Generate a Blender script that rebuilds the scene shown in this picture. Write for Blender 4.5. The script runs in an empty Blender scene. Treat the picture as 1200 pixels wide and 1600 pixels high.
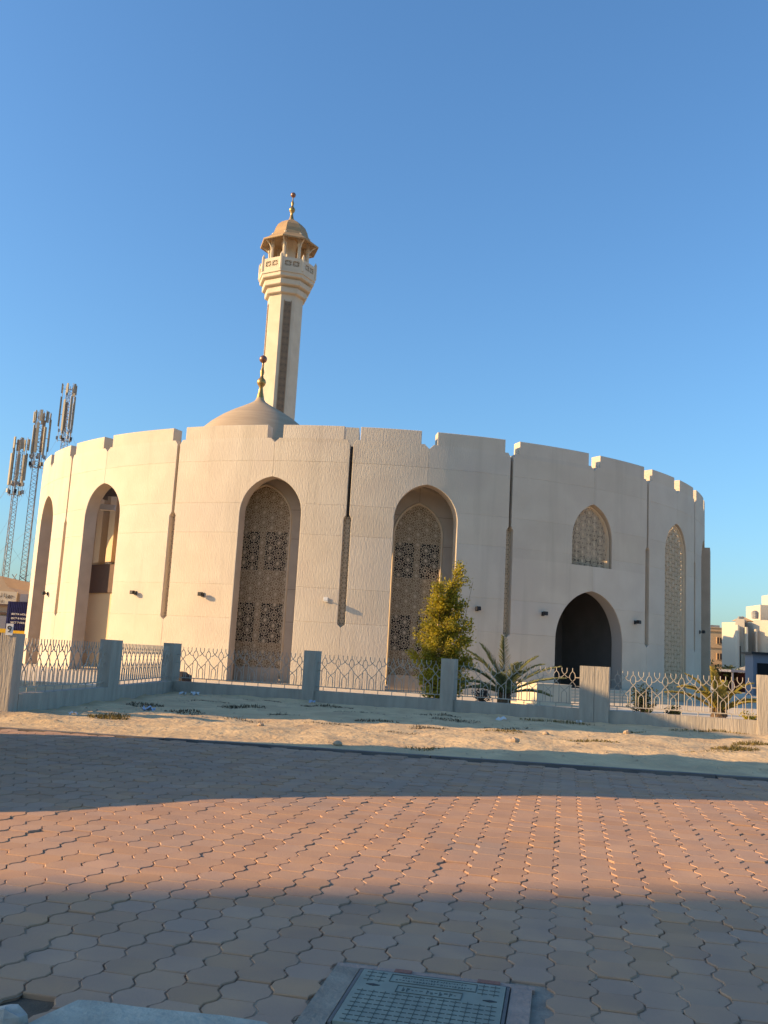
import bpy, math, random
from mathutils import Vector, Matrix, noise
R_ = math.radians
S = bpy.context.scene
COL = S.collection
random.seed(7)

# ------------------------------------------------------------------ camera, sky, sun, exposure
cd = bpy.data.cameras.new('camera'); cam = bpy.data.objects.new('camera', cd); COL.objects.link(cam)
cd.sensor_width = 36; cd.sensor_fit = 'VERTICAL'; cd.sensor_height = 36
cd.lens = 1450/1600*36; cd.clip_start = .1; cd.clip_end = 5000
PITCH, ROLL = R_(8.9563), R_(3.1443)
cam.matrix_world = (Matrix.Translation((0, 0, 1.6)) @ Matrix.Rotation(R_(90)+PITCH, 4, 'X') @ Matrix.Rotation(ROLL, 4, 'Z'))
S.camera = cam

SUN_EL = R_(20); SUN_M = .165                      # sun low on the left, a little behind the camera
gam = math.atan(SUN_M)
sdir = Vector((-math.cos(SUN_EL)*math.cos(gam), -math.cos(SUN_EL)*math.sin(gam), math.sin(SUN_EL)))
W = bpy.data.worlds.new('World'); S.world = W; W.use_nodes = True
nt = W.node_tree; nt.nodes.clear()
sky = nt.nodes.new('ShaderNodeTexSky'); sky.sky_type = 'NISHITA'; sky.sun_disc = False
sky.sun_elevation = SUN_EL; sky.sun_rotation = math.atan2(sdir.x, sdir.y)
sky.air_density = 1.3; sky.dust_density = 1.4; sky.ozone_density = 5.0; sky.altitude = 0
bg = nt.nodes.new('ShaderNodeBackground'); bg.inputs[1].default_value = .102
wo = nt.nodes.new('ShaderNodeOutputWorld')
tint = nt.nodes.new('ShaderNodeMix'); tint.data_type = 'RGBA'; tint.blend_type = 'MULTIPLY'; tint.inputs[0].default_value = 1; tint.inputs[7].default_value = (.78, .98, 1.09, 1)
nt.links.new(sky.outputs[0], tint.inputs[6]); nt.links.new(tint.outputs[2], bg.inputs[0]); nt.links.new(bg.outputs[0], wo.inputs[0])
sl = bpy.data.lights.new('sun', 'SUN'); sl.energy = 4.1; sl.angle = R_(.5); sl.color = (1, .66, .32)
so = bpy.data.objects.new('sun', sl); COL.objects.link(so)
so.rotation_euler = sdir.to_track_quat('Z', 'Y').to_euler()
S.view_settings.view_transform = 'Standard'; S.view_settings.look = 'None'
S.view_settings.gamma = 1; S.view_settings.use_curve_mapping = False
S.view_settings.exposure = 1.1

# ------------------------------------------------------------------ materials
def M(name, c, c2=None, scale=3.0, stretch=(1, 1, 1), rough=.85, bump=0.0, bscale=20.0, bstretch=(1, 1, 1),
      metal=0.0, rnd=0.0, transl=0.0, spec=.3, streak=None, c3=None, scale3=.25, lo=.35, hi=.65, bdist=.02):
    m = bpy.data.materials.new(name); m.use_nodes = True
    t = m.node_tree; n = t.nodes; L = t.links
    b = n['Principled BSDF']; b.inputs['Roughness'].default_value = rough; b.inputs['Metallic'].default_value = metal
    b.inputs['Specular IOR Level'].default_value = spec
    geo = n.new('ShaderNodeNewGeometry')
    def noi(sc, st, det=5):
        mp = n.new('ShaderNodeMapping'); mp.inputs['Scale'].default_value = st
        L.new(geo.outputs['Position'], mp.inputs[0])
        q = n.new('ShaderNodeTexNoise'); q.inputs['Scale'].default_value = sc; q.inputs['Detail'].default_value = det
        L.new(mp.outputs[0], q.inputs['Vector']); return q.outputs['Fac']
    def mix(a, bb, f):
        x = n.new('ShaderNodeMix'); x.data_type = 'RGBA'
        for s, v in ((x.inputs[0], f), (x.inputs[6], a), (x.inputs[7], bb)):
            if isinstance(v, (tuple, float, int)): s.default_value = (*v, 1) if isinstance(v, tuple) else v
            else: L.new(v, s)
        return x.outputs[2]
    def ramp(f, l, h):
        r = n.new('ShaderNodeMapRange'); r.inputs[1].default_value = l; r.inputs[2].default_value = h
        L.new(f, r.inputs[0]); return r.outputs[0]
    col = tuple(c)
    if c2: col = mix(tuple(c), tuple(c2), ramp(noi(scale, stretch), lo, hi))
    if c3: col = mix(col, tuple(c3), ramp(noi(scale3, (1, 1, 1), 3), .52, .7))
    if streak: col = mix(col, tuple(streak), ramp(noi(1.1, (1, 1, .06), 6), .56, .85))
    if rnd:
        oi = n.new('ShaderNodeObjectInfo')
        ad = n.new('ShaderNodeMath'); ad.operation = 'ADD'; fr = n.new('ShaderNodeMath'); fr.operation = 'FRACT'
        L.new(geo.outputs['Random Per Island'], ad.inputs[0]); L.new(oi.outputs['Random'], ad.inputs[1]); L.new(ad.outputs[0], fr.inputs[0])
        hs = n.new('ShaderNodeHueSaturation')
        mr = n.new('ShaderNodeMapRange'); mr.inputs[3].default_value = 1-rnd; mr.inputs[4].default_value = 1+rnd
        L.new(fr.outputs[0], mr.inputs[0]); L.new(mr.outputs[0], hs.inputs['Value'])
        mr2 = n.new('ShaderNodeMapRange'); mr2.inputs[3].default_value = 1.06; mr2.inputs[4].default_value = .92
        f2 = n.new('ShaderNodeMath'); f2.operation = 'MULTIPLY'; f2.inputs[1].default_value = 7.31
        f3 = n.new('ShaderNodeMath'); f3.operation = 'FRACT'
        L.new(fr.outputs[0], f2.inputs[0]); L.new(f2.outputs[0], f3.inputs[0]); L.new(f3.outputs[0], mr2.inputs[0])
        L.new(mr2.outputs[0], hs.inputs['Saturation'])
        if isinstance(col, tuple): hs.inputs['Color'].default_value = (*col, 1)
        else: L.new(col, hs.inputs['Color'])
        col = hs.outputs[0]
    if isinstance(col, tuple): b.inputs['Base Color'].default_value = (*col, 1)
    else: L.new(col, b.inputs['Base Color'])
    if bump:
        bp = n.new('ShaderNodeBump'); bp.inputs['Strength'].default_value = bump; bp.inputs['Distance'].default_value = bdist
        L.new(noi(bscale, bstretch, 6), bp.inputs['Height']); L.new(bp.outputs[0], b.inputs['Normal'])
    if transl:
        tr = n.new('ShaderNodeBsdfTranslucent'); ms = n.new('ShaderNodeMixShader'); ms.inputs[0].default_value = transl
        if isinstance(col, tuple): tr.inputs[0].default_value = (*col, 1)
        else: L.new(col, tr.inputs[0])
        L.new(b.outputs[0], ms.inputs[1]); L.new(tr.outputs[0], ms.inputs[2]); L.new(ms.outputs[0], n['Material Output'].inputs[0])
    return m

STUCCO = M('combed_stucco', (.585, .50, .39), (.545, .46, .355), .7, rough=.92, bump=.75, bscale=24, bstretch=(1, 1, .18), bdist=.028, rnd=.03, streak=(.43, .365, .28), c3=(.54, .455, .36), scale3=.35)
REVEAL = M('reveal_stone', (.50, .40, .30), (.44, .35, .26), 1.2, rough=.7, bump=.1, bscale=12)
LATT = M('lattice_tan', (.72, .57, .39), (.66, .52, .35), 2, rough=.8)
BACK = M('screen_backing', (.36, .245, .14), (.29, .195, .11), 3, rough=.8)
BACKP = M('screen_backing_pale', (.42, .34, .27), (.16, .125, .10), 1.2, rough=.8)
GLASS = M('dark_glass', (.010, .009, .011), rough=.5, spec=.15)
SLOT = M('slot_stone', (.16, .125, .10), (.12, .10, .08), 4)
CREAM = M('minaret_plaster', (.62, .52, .38), (.56, .46, .33), 1.0, rough=.85, bump=.15, bscale=6, bstretch=(1, 1, .2))
DOME = M('dome_render', (.42, .32, .215), (.36, .27, .18), 1.5, stretch=(.3, .3, 4), rough=.8, bump=.2, bscale=3, bstretch=(.2, .2, 3))
GOLD = M('aged_brass', (.42, .27, .09), (.30, .19, .07), 3, rough=.38, metal=.7)
COPPER = M('dark_copper', (.26, .13, .09), rough=.35, metal=.6)
CONC = M('fence_concrete', (.42, .365, .295), (.34, .295, .24), 1.5, stretch=(3, 3, .6), rough=.95, bump=.8, bscale=14, bstretch=(1.6, 1.6, .2), bdist=.03)
RAIL = M('railing_paint', (.46, .405, .33), (.34, .29, .235), 3, rough=.6)
PAVER = M('paver_concrete', (.44, .26, .155), (.37, .225, .15), 2.6, rough=.93, bump=.4, bscale=60, rnd=.06, c3=(.35, .225, .155), scale3=.6, bdist=.006)
JOINT = M('joint_sand', (.16, .11, .075), (.11, .08, .055), 6, rough=1, bump=.5, bscale=60)
SAND = M('sand', (.60, .435, .245), (.48, .345, .195), 1.3, rough=1, bump=1.0, bscale=7, c3=(.44, .31, .18), scale3=.9, bdist=.04)
GROUND = M('far_ground', (.42, .34, .26), (.36, .29, .22), .1, rough=1)
PLAZA = M('plaza_stone', (.60, .50, .37), (.54, .45, .34), .6, rough=.9)
KERB = M('kerb_concrete', (.17, .15, .135), (.12, .105, .10), 2, rough=.95, bump=.3)
COVER = M('cover_composite', (.27, .27, .21), (.22, .22, .175), 5, rough=.7, bump=.25, bscale=80, bdist=.003)
COVERT = M('cover_marks', (.10, .105, .085), rough=.8)
MORTAR = M('mortar_collar', (.34, .27, .205), (.25, .195, .15), 7, rough=.95, bump=.8, bscale=30)
BRICK = M('red_brick', (.30, .13, .09), (.24, .11, .08), 9, rough=.9, bump=.5, bscale=40)
SLAB = M('slab_concrete', (.46, .425, .345), (.34, .315, .255), 6, rough=.9, bump=.7, bscale=30, c3=(.36, .33, .27), scale3=5)
ROCK = M('pale_rock', (.50, .44, .38), (.34, .30, .26), 8, rough=.95, bump=.8, bscale=20)
STONE = M('sand_stone', (.45, .33, .22), (.38, .28, .19), 9, rough=.95)
BLACK = M('black_metal', (.02, .02, .022), rough=.5)
WHITE = M('white_paint', (.72, .70, .66), rough=.5)
LEAF = M('leaf_olive', (.46, .36, .022), (.20, .185, .025), 2.2, rough=.6, rnd=.3, transl=.45)
LEAFD = M('leaf_dark', (.045, .06, .02), (.03, .045, .016), 3, rough=.6, rnd=.3, transl=.25)
PALMM = M('palm_leaf', (.24, .235, .09), (.15, .16, .07), 3, rough=.55, rnd=.25, transl=.3)
PALMY = M('palm_leaf_yellow', (.42, .32, .06), (.24, .21, .055), 3, rough=.6, rnd=.25, transl=.35)
STRAW = M('dry_grass', (.24, .17, .055), (.13, .11, .035), 3, rough=.9, rnd=.3, transl=.2)
DEBRIS = M('dry_dark_weed', (.12, .09, .05), (.07, .055, .032), 3, rough=.95, rnd=.3)
BARK = M('bark', (.16, .10, .06), (.10, .07, .045), 9, rough=.95, bump=.5)
STEEL = M('galvanised_steel', (.30, .30, .29), (.22, .21, .20), 2, rough=.6, metal=.3)
RUST = M('brown_steel', (.20, .14, .10), (.26, .22, .19), 2, rough=.7)
ANT = M('antenna_plastic', (.30, .26, .19), (.25, .22, .165), 1, rough=.6)
BEIGE = M('beige_render', (.46, .35, .24), (.41, .31, .22), .3, rough=.9)
PEACH = M('peach_render', (.50, .34, .19), (.46, .31, .18), .2, rough=.9)
VILLA = M('villa_white', (.54, .48, .38), (.50, .44, .35), .3, rough=.85)
BLUE = M('navy_steel', (.018, .02, .10), (.012, .014, .06), 4, rough=.5)
YELLOW = M('yellow_paint', (.60, .36, .02), rough=.5)
GREYB = M('grey_panel', (.20, .20, .24), rough=.6)
BROWN = M('brown_panel', (.11, .065, .05), (.09, .055, .045), 2, rough=.6)
DRED = M('dark_red', (.07, .015, .015), rough=.7)
WINB = M('window_brown', (.07, .045, .03), rough=.4)
BIN = M('litter_dark', (.05, .04, .035), rough=.9)
LITTER = M('litter_pale', (.6, .6, .6), rough=.6)
LITTERB = M('litter_blue', (.35, .42, .55), rough=.5)

# ------------------------------------------------------------------ mesh helpers
class MB:
    def __init__(s): s.v = []; s.f = []
    def add(s, vs, fs):
        o = len(s.v); s.v += [tuple(p) for p in vs]; s.f += [tuple(i+o for i in q) for q in fs]; return s
    def box(s, c, d, rz=0.0, taper=1.0, M4=None):
        x, y, z = d[0]/2, d[1]/2, d[2]/2; ca, sa = math.cos(rz), math.sin(rz); vs = []
        for k in (-1, 1):
            tp = taper if k > 0 else 1
            for i, j in ((-1, -1), (1, -1), (1, 1), (-1, 1)):
                a, b = i*x*tp, j*y*tp; p = Vector((a*ca-b*sa, a*sa+b*ca, k*z))
                if M4 is not None: p = M4 @ p
                vs.append(p+Vector(c))
        return s.add(vs, [(3, 2, 1, 0), (4, 5, 6, 7), (0, 1, 5, 4), (1, 2, 6, 5), (2, 3, 7, 6), (3, 0, 4, 7)])
    def prism(s, poly, z0, z1, f=None):
        n = len(poly); f = f or (lambda p, z: (p[0], p[1], z))
        vs = [f(p, z0) for p in poly]+[f(p, z1) for p in poly]
        return s.add(vs, [tuple(range(n))[::-1], tuple(range(n, 2*n))]+[(i, (i+1) % n, n+(i+1) % n, n+i) for i in range(n)])
    def tube(s, pts, r, n=5, cap=True):
        pts = [Vector(p) for p in pts]; rs = r if isinstance(r, (list, tuple)) else [r]*len(pts); o = len(s.v)
        for i, p in enumerate(pts):
            d = (pts[min(i+1, len(pts)-1)]-pts[max(i-1, 0)]).normalized()
            a = d.orthogonal().normalized() if abs(d.z) > .95 else d.cross(Vector((0, 0, 1))).normalized(); b = d.cross(a)
            for k in range(n):
                t = 2*math.pi*k/n+math.pi/n; s.v.append(tuple(p+(a*math.cos(t)+b*math.sin(t))*rs[i]))
        for i in range(len(pts)-1):
            for k in range(n):
                s.f.append((o+i*n+k, o+i*n+(k+1) % n, o+(i+1)*n+(k+1) % n, o+(i+1)*n+k))
        if cap: s.f.append(tuple(o+k for k in range(n))[::-1]); s.f.append(tuple(o+(len(pts)-1)*n+k for k in range(n)))
        return s
    def lathe(s, prof, c=(0, 0, 0), n=16, ph=0.0, cap=True):
        o = len(s.v)
        for r, z in prof:
            for k in range(n):
                t = ph+2*math.pi*k/n; s.v.append((c[0]+r*math.cos(t), c[1]+r*math.sin(t), c[2]+z))
        for i in range(len(prof)-1):
            for k in range(n): s.f.append((o+i*n+k, o+i*n+(k+1) % n, o+(i+1)*n+(k+1) % n, o+(i+1)*n+k))
        if cap: s.f.append(tuple(o+k for k in range(n))[::-1]); s.f.append(tuple(o+(len(prof)-1)*n+k for k in range(n)))
        return s
    def mesh(s, name, mat, smooth=None):
        m = bpy.data.meshes.new(name); m.from_pydata(s.v, [], s.f); m.validate()
        if mat: m.materials.append(mat)
        if smooth:
            m.shade_smooth(); m.set_sharp_from_angle(angle=R_(smooth))
        m.update(); return m
    def build(s, name, mat, parent=None, smooth=None):
        return link(name, s.mesh(name, mat, smooth), parent)
def link(name, data, parent=None, loc=None):
    o = bpy.data.objects.new(name, data); COL.objects.link(o)
    if parent: o.parent = parent
    if loc is not None: o.location = loc
    return o
def tag(o, label=None, cat=None, group=None, kind=None):
    if label: o['label'] = label
    if cat: o['category'] = cat
    if group: o['group'] = group
    if kind: o['kind'] = kind
    return o
def thing(name, label, cat, loc=(0, 0, 0), rz=0, group=None):
    o = bpy.data.objects.new(name, None); COL.objects.link(o); o.location = loc; o.rotation_euler = (0, 0, rz)
    return tag(o, label, cat, group)
def copy_tree(o, parent=None):
    c = o.copy(); COL.objects.link(c)
    if parent: c.parent = parent
    for ch in list(o.children): copy_tree(ch, c)
    return c
def lerp(a, b, t): return a+(b-a)*t

# ------------------------------------------------------------------ ground
def zp(x, y): return .0235*(y-16)
def kerb_y(x): return 16.08-.113*x
mb = MB(); mb.add([(-2500, -2500, -1.2), (2500, -2500, -1.2), (2500, 3500, -1.2), (-2500, 3500, -1.2)], [(0, 1, 2, 3)])
tag(mb.build('desert_ground', GROUND), 'flat sandy ground reaching to the horizon', kind='structure')
mb = MB(); mb.add([(-220, 27, 0), (260, 27, 0), (260, 500, 0), (-220, 500, 0)], [(0, 1, 2, 3)])
tag(mb.build('mosque_plaza', PLAZA), 'pale stone plaza around the round building', kind='structure')
# sandy verge between the paving and the fence
mb = MB(); nx, ny = 230, 120; x0, x1 = -15, 15.5
def sandz(x, y):
    e = min(1, max(0, (y-kerb_y(x)-.2)/1.2))
    f = noise.noise((x*.55, y*.8, 3))*.085+noise.noise((x*1.7, y*2.3, 9))*.05+noise.noise((x*5, y*6, 5))*.022
    return .022+e*(.04+f)
for j in range(ny+1):
    for i in range(nx+1):
        x = lerp(x0, x1, i/nx); yy = lerp(kerb_y(x)+.13, 34.5, (j/ny)**1.4); mb.v.append((x, yy, sandz(x, yy)))
for j in range(ny):
    for i in range(nx):
        a = j*(nx+1)+i; mb.f.append((a, a+1, a+nx+2, a+nx+1))
# the verge stops at the fence line: drop faces beyond it
def fence_y(x): return 33.2-.3335*(x+7.2)
mb.f = [q for q in mb.f if not (mb.v[q[0]][1] > fence_y(mb.v[q[0]][0])+.1 and mb.v[q[0]][0] > -7.3)]
tag(mb.build('sandy_verge', SAND, smooth=80), 'bare uneven sand strip in front of the fence', kind='structure')
# kerb
kr = tag(bpy.data.objects.new('kerb', None), 'low dark flush kerb between brick paving and sand', kind='structure'); COL.objects.link(kr)
x = -22.0
while x < 24:
    L_ = 4.6; a = (x+.012, kerb_y(x)); b = (x+L_-.012, kerb_y(x+L_))
    mb = MB(); dz = random.uniform(-.006, .006)
    mb.prism([(a[0], a[1]), (b[0], b[1]), (b[0], b[1]+.16), (a[0], a[1]+.16)], -.2, .034+dz)
    mb.build('kerb_stone', KERB, kr); x += L_

# ------------------------------------------------------------------ interlocking pavers
pv = tag(bpy.data.objects.new('brick_paving', None), 'reddish interlocking concrete paving sloping gently up to the kerb', kind='structure'); COL.objects.link(pv)
mb = MB(); mb.add([(-45, -14, zp(0, -14)-.03), (45, -14, zp(0, -14)-.03), (45, kerb_y(45)+.05, zp(0, kerb_y(45))-.03), (-45, kerb_y(-45)+.05, zp(0, kerb_y(-45))-.03)], [(0, 1, 2, 3)])
mb.build('bedding_sand', JOINT, pv)
UA = Vector((.9803, -.1975)); VA = Vector((.1975, .9803)); O2 = Vector((1.675, 7.893))
PW, PL, AMP = .252, .270, .022
def wave(f):                                   # trapezoid wave over one row
    f %= 1.0
    if f < .13 or f > .87: return -1
    if f < .37: return -1+2*(f-.13)/.24
    if f > .63: return 1-2*(f-.63)/.24
    return 1
fr = [0, .13, .37, .63, .87, 1]
right = [(PW/2+AMP*wave(f), (f-.5)*PL) for f in fr]
left = [(-PW/2-AMP*wave(f), (f-.5)*PL) for f in fr]
outl = right+left[::-1]
def paver_rings():
    def inset(k):
        res = []; n = len(outl)
        for i in range(n):
            p0, p1, p2 = Vector(outl[i-1]), Vector(outl[i]), Vector(outl[(i+1) % n])
            d1 = (p1-p0); d2 = (p2-p1); n1 = Vector((-d1.y, d1.x)).normalized(); n2 = Vector((-d2.y, d2.x)).normalized()
            b = (n1+n2); b = b/max(.4, b.dot(b))*2
            q = p1+b*k; q.y += math.copysign(k*.10, p1.y) if abs(abs(p1.y)-PL/2) < 1e-6 else 0
            res.append(q)
        return res
    return inset(.0050), inset(.0085)
RA, RB = paver_rings()
def paver_geo(mb, T):
    n = len(RA); vs = [T(p.x, p.y, -.035) for p in RA]+[T(p.x, p.y, -.006) for p in RA]+[T(p.x, p.y, 0) for p in RB]
    fs = [(i, (i+1) % n, n+(i+1) % n, n+i) for i in range(n)]+[(n+i, n+(i+1) % n, 2*n+(i+1) % n, 2*n+i) for i in range(n)]+[tuple(range(2*n, 3*n))]
    mb.add(vs, fs)
PN = len(RA)
def stain_sides(m):                              # sides and the chamfers of the row joints are dark with soil
    m.materials.append(JOINT)
    idx = [0]*PN+[0]*PN+[0]
    m.polygons.foreach_set('material_index', idx*(len(m.polygons)//len(idx)))
pm = MB(); paver_geo(pm, lambda a, b, c: (a, b, c)); pmesh = pm.mesh('paver', PAVER); stain_sides(pmesh)
# the cover and its collar, and the broken slab, take the place of some pavers (u, v ranges)
def uv(x, y): d = Vector((x, y))-O2; return d.dot(UA), d.dot(VA)
cu, cv = uv(.021, 5.862)
hole = (cu-.12, cu+.97, cv-1.4, cv+.05)
cells = []
for i in range(-75, 76):
    for j in range(-40, 60):
        c = O2+UA*(i*PW)+VA*((j+(.5 if i % 2 else 0))*PL)
        if c.y < 4.2 or c.y > kerb_y(c.x)-.04 or abs(c.x) > c.y*.5+.9: continue
        u, v = uv(c.x, c.y)
        if hole[0] < u < hole[1] and hole[2] < v < hole[3]: continue
        if (c-Vector((-1.66, 5.20))).length < .15: continue          # the missing paver
        cells.append((c.length, c))
cells.sort(key=lambda q: q[0])
rot0 = math.atan2(UA.y, UA.x)
vis = [q for q in cells if abs(q[1].x-.15) < q[1].y*.40+.25 and q[1].y > 4.75]
near = vis[:298]; nearset = set(id(q[1]) for q in near)
slope = Matrix.Rotation(math.atan(.0235), 4, 'X')
def pose(c, big=1.0):
    f = noise.noise((c.x*.5, c.y*.5, 1))*.016
    e = (random.gauss(0, .010)*big, random.gauss(0, .010)*big)
    return Matrix.Translation((c.x, c.y, zp(c.x, c.y)+f+random.gauss(0, .003)*big)) @ slope @ Matrix.Rotation(e[0], 4, 'X') @ Matrix.Rotation(e[1], 4, 'Y') @ Matrix.Rotation(rot0+random.gauss(0, .006), 4, 'Z')
for _, c in near:
    o = link('paver', pmesh, pv); o.matrix_world = pose(c, 1.1)
mb = MB()
for _, c in cells:
    if id(c) in nearset: continue
    T = pose(c); paver_geo(mb, lambda a, b, cc: T @ Vector((a, b, cc)))
pf = mb.build('paver_field', PAVER, pv); stain_sides(pf.data)
tag(pf, 'brick pavers farther away', kind='stuff')
# sand washed into the wavy joints between columns
mb = MB(); FILL = M('joint_fill', (.44, .30, .20), (.30, .21, .14), 3, rough=1, bump=.5, bscale=60)
for _, c in cells:
    if random.random() < .06: continue
    f_ = noise.noise((c.x*.5, c.y*.5, 1))*.016
    T = Matrix.Translation((c.x, c.y, zp(c.x, c.y)+f_-random.choice((.008, .011, .014)))) @ slope @ Matrix.Rotation(rot0, 4, 'Z'); w = .006
    pts = [(PW/2+AMP*wave(f), (f-.5)*PL) for f in (0, .13, .25, .37, .5, .63, .75, .87, 1)]
    vs = []
    for p in pts: vs += [T @ Vector((p[0]-w, p[1], 0)), T @ Vector((p[0]+w, p[1], 0))]
    mb.add(vs, [(2*i, 2*i+1, 2*i+3, 2*i+2) for i in range(len(pts)-1)])
tag(mb.build('joint_filling', FILL, pv), 'pale sand in paver joints', kind='stuff')

# ------------------------------------------------------------------ the round mosque wall
CX, CY, RR = -.799, 72.305, 24.665
TOP = 13.58
mosque = thing('round_mosque', 'round sand coloured building with pointed arches and a notched parapet', 'mosque', (0, 0, 0))
def cyl(a, dep, z): return (CX+(RR-dep)*math.sin(a), CY-(RR-dep)*math.cos(a), z)
def pla(a, u, dep, z):                         # plane tangent to the wall at angle a
    n = Vector((math.sin(a), -math.cos(a))); t = Vector((math.cos(a), math.sin(a)))
    p = Vector((CX, CY))+n*(RR-dep)+t*u; return (p.x, p.y, z)
class Arch:
    def __init__(s, w, zb, zs, za): s.w, s.zb, s.zs, s.za = w, zb, zs, za; h = za-zs; s.r = (h*h+w*w)/(2*w)
    def half(s, z):
        if z < s.zb-1e-6 or z > s.za+1e-6: return 0.0
        if z <= s.zs: return s.w
        return max(0.0, math.sqrt(max(0, s.r**2-(z-s.zs)**2))-(s.r-s.w))
    def levels(s): return [s.zb]+[s.zs+(s.za-s.zs)*t for t in (0, .12, .25, .38, .5, .61, .71, .8, .87, .93, .97, 1)]
    def outline(s):
        l = [(s.half(z), z) for z in s.levels()]
        return [(-u, z) for u, z in l][:-1]+[(0, s.za)]+[(u, z) for u, z in l][:-1][::-1]
DEG = math.radians
A0 = Arch(1.70, 0, 8.8, 10.77); A2 = Arch(1.70, .03, 8.8, 10.78); A3 = Arch(1.68, .03, 8.8, 10.72)
W4 = Arch(1.485, 7.23, 8.75, 10.72); E4 = Arch(2.46, 0, 3.1, 5.87); A5 = Arch(1.63, 0, 8.8, 10.75)
bounds = [(-78.5, 'a', [A0]), (-67.5, 'g', []), (-57.8, 'a', [A0]), (-48.6, 'g', []), (-39.0, 'a', [A0]), (-25.7, 'g', []), (-12.15, 'a', [A2]),
          (-2.5, 'g', []), (7.0, 'a', [A3]), (17.8, 'g', []), (30.4, 'a', [E4, W4]), (41.4, 'g', []), (49.85, 'a', [A5]), (58.0, 'g', []), (66.8, 'a', [A5]), (77, 'g', [])]
a = 77; n_back = 18; step = (360-77-78.5)/n_back
for k in range(1, n_back): bounds.append((77+k*step, 'a' if k % 2 else 'g', []))
COURSES = [0, 3.25, 5.0, 7.75, 9.35, 11.62, TOP]
def bound_levels(b):
    lv = []
    if b[1] == 'g': lv += [(3.03, 0), (3.2, .2), (8.68, .2), (8.85, .085), (12.66, .085)]
    for A in b[2]:
        ll = A.levels(); lv += [(ll[0], 0)] if ll[0] > .1 else []
        lv += [(z, A.half(z)) for z in ll]
    lv += [(12.64, .085 if b[1] == 'g' else 0.0), (12.84, .22), (12.87, .22), (12.87, .43), (TOP, .43)]
    return lv
def inset_at(b, z, after):
    lv = bound_levels(b); base = 0.0
    # piecewise: find the segments around z; outside any listed feature the inset is 0
    if b[1] == 'g':
        pass
    prev = (0, lv[0][1] if lv[0][0] <= 0.04 else 0.0); val = None
    lst = [prev]+lv
    if b[1] == 'a' and b[2] and b[2][-1].za < 12.6:
        pass
    for i in range(len(lst)-1):
        (z0, v0), (z1, v1) = lst[i], lst[i+1]
        if z0 <= z <= z1:
            if z1-z0 < 1e-9: val = v1 if after else (v0 if val is None else val); continue
            t = (z-z0)/(z1-z0); vv = v0+(v1-v0)*t
            if val is None or after: val = vv
    return val or 0.0
def panel(bl, br, z0, z1, nu, parent):
    al, ar = DEG(bl[0]), DEG(br[0]); j = .017
    L = set([round(z0, 4), round(z0+j, 4), round(z1-j, 4), round(z1, 4)])
    for b in (bl, br):
        for z, _ in bound_levels(b):
            if z0 < z < z1: L.add(round(z, 4))
    zs = sorted(L); rows = []
    for z in zs:
        a_ = (inset_at(bl, z, False), inset_at(br, z, False)); b_ = (inset_at(bl, z, True), inset_at(br, z, True))
        if z > z0: rows.append((z, a_))
        if z == z0: rows.append((z, b_))
        elif (abs(a_[0]-b_[0]) > 1e-4 or abs(a_[1]-b_[1]) > 1e-4) and z < z1: rows.append((z, b_))
    mb = MB(); nr = len(rows); nc = nu+3
    U1 = (ar-al)*RR
    for ri, (z, (l, r)) in enumerate(rows):
        ua, ub = l, U1-r
        us = [ua]+[lerp(ua+j, ub-j, k/nu) for k in range(nu+1)]+[ub]
        for ci, u in enumerate(us):
            dep = .014 if (ri in (0, nr-1) or ci in (0, nc-1)) else 0
            mb.v.append(cyl(al+u/RR, dep, z))
    for i in range(nr-1):
        for k in range(nc-1):
            q = i*nc+k; mb.f.append((q, q+1, q+nc+1, q+nc))
    # returns
    top = z1 > 12
    ring = [(0, c) for c in range(nc)]+[(r, nc-1) for r in range(1, nr)]+[(nr-1, c) for c in range(nc-2, -1, -1)]+[(r, 0) for r in range(nr-2, 0, -1)]
    o = len(mb.v)
    for (r, c) in ring:
        z, (l, rr) = rows[r]
        ua, ub = l, U1-rr; u = ([ua]+[lerp(ua+j, ub-j, k/nu) for k in range(nu+1)]+[ub])[c]
        d = .7 if top else (.45 if ((c == 0 and bl[1] == 'g') or (c == nc-1 and br[1] == 'g')) else .07)
        mb.v.append(cyl(al+u/RR, d, z))
    n = len(ring)
    for i in range(n):
        p, q = ring[i], ring[(i+1) % n]
        mb.f.append((p[0]*nc+p[1], o+i, o+(i+1) % n, q[0]*nc+q[1]))
    if top:
        o2 = len(mb.v)
        for ri, (z, (l, r)) in enumerate(rows):
            ua, ub = l, U1-r
            for u in [ua]+[lerp(ua+j, ub-j, k/nu) for k in range(nu+1)]+[ub]: mb.v.append(cyl(al+u/RR, .7, z))
        for i in range(nr-1):
            for k in range(nc-1):
                q = o2+i*nc+k; mb.f.append((q, q+nc, q+nc+1, q+1))
    return mb.build('wall_panel', STUCCO, parent, smooth=25)
NB = len(bounds)
for i in range(NB):
    bl = bounds[i]; br = bounds[(i+1) % NB]
    if br[0] < bl[0]: br = (br[0]+360, br[1], br[2])
    seen = bl[0] < 76.9
    if seen:
        for z0, z1 in zip(COURSES[:-1], COURSES[1:]): panel(bl, br, z0, z1, 6, mosque)
    else:
        for z0, z1 in ((0, 11.62), (11.62, TOP)): panel(bl, br, z0, z1, 5, mosque)

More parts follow.
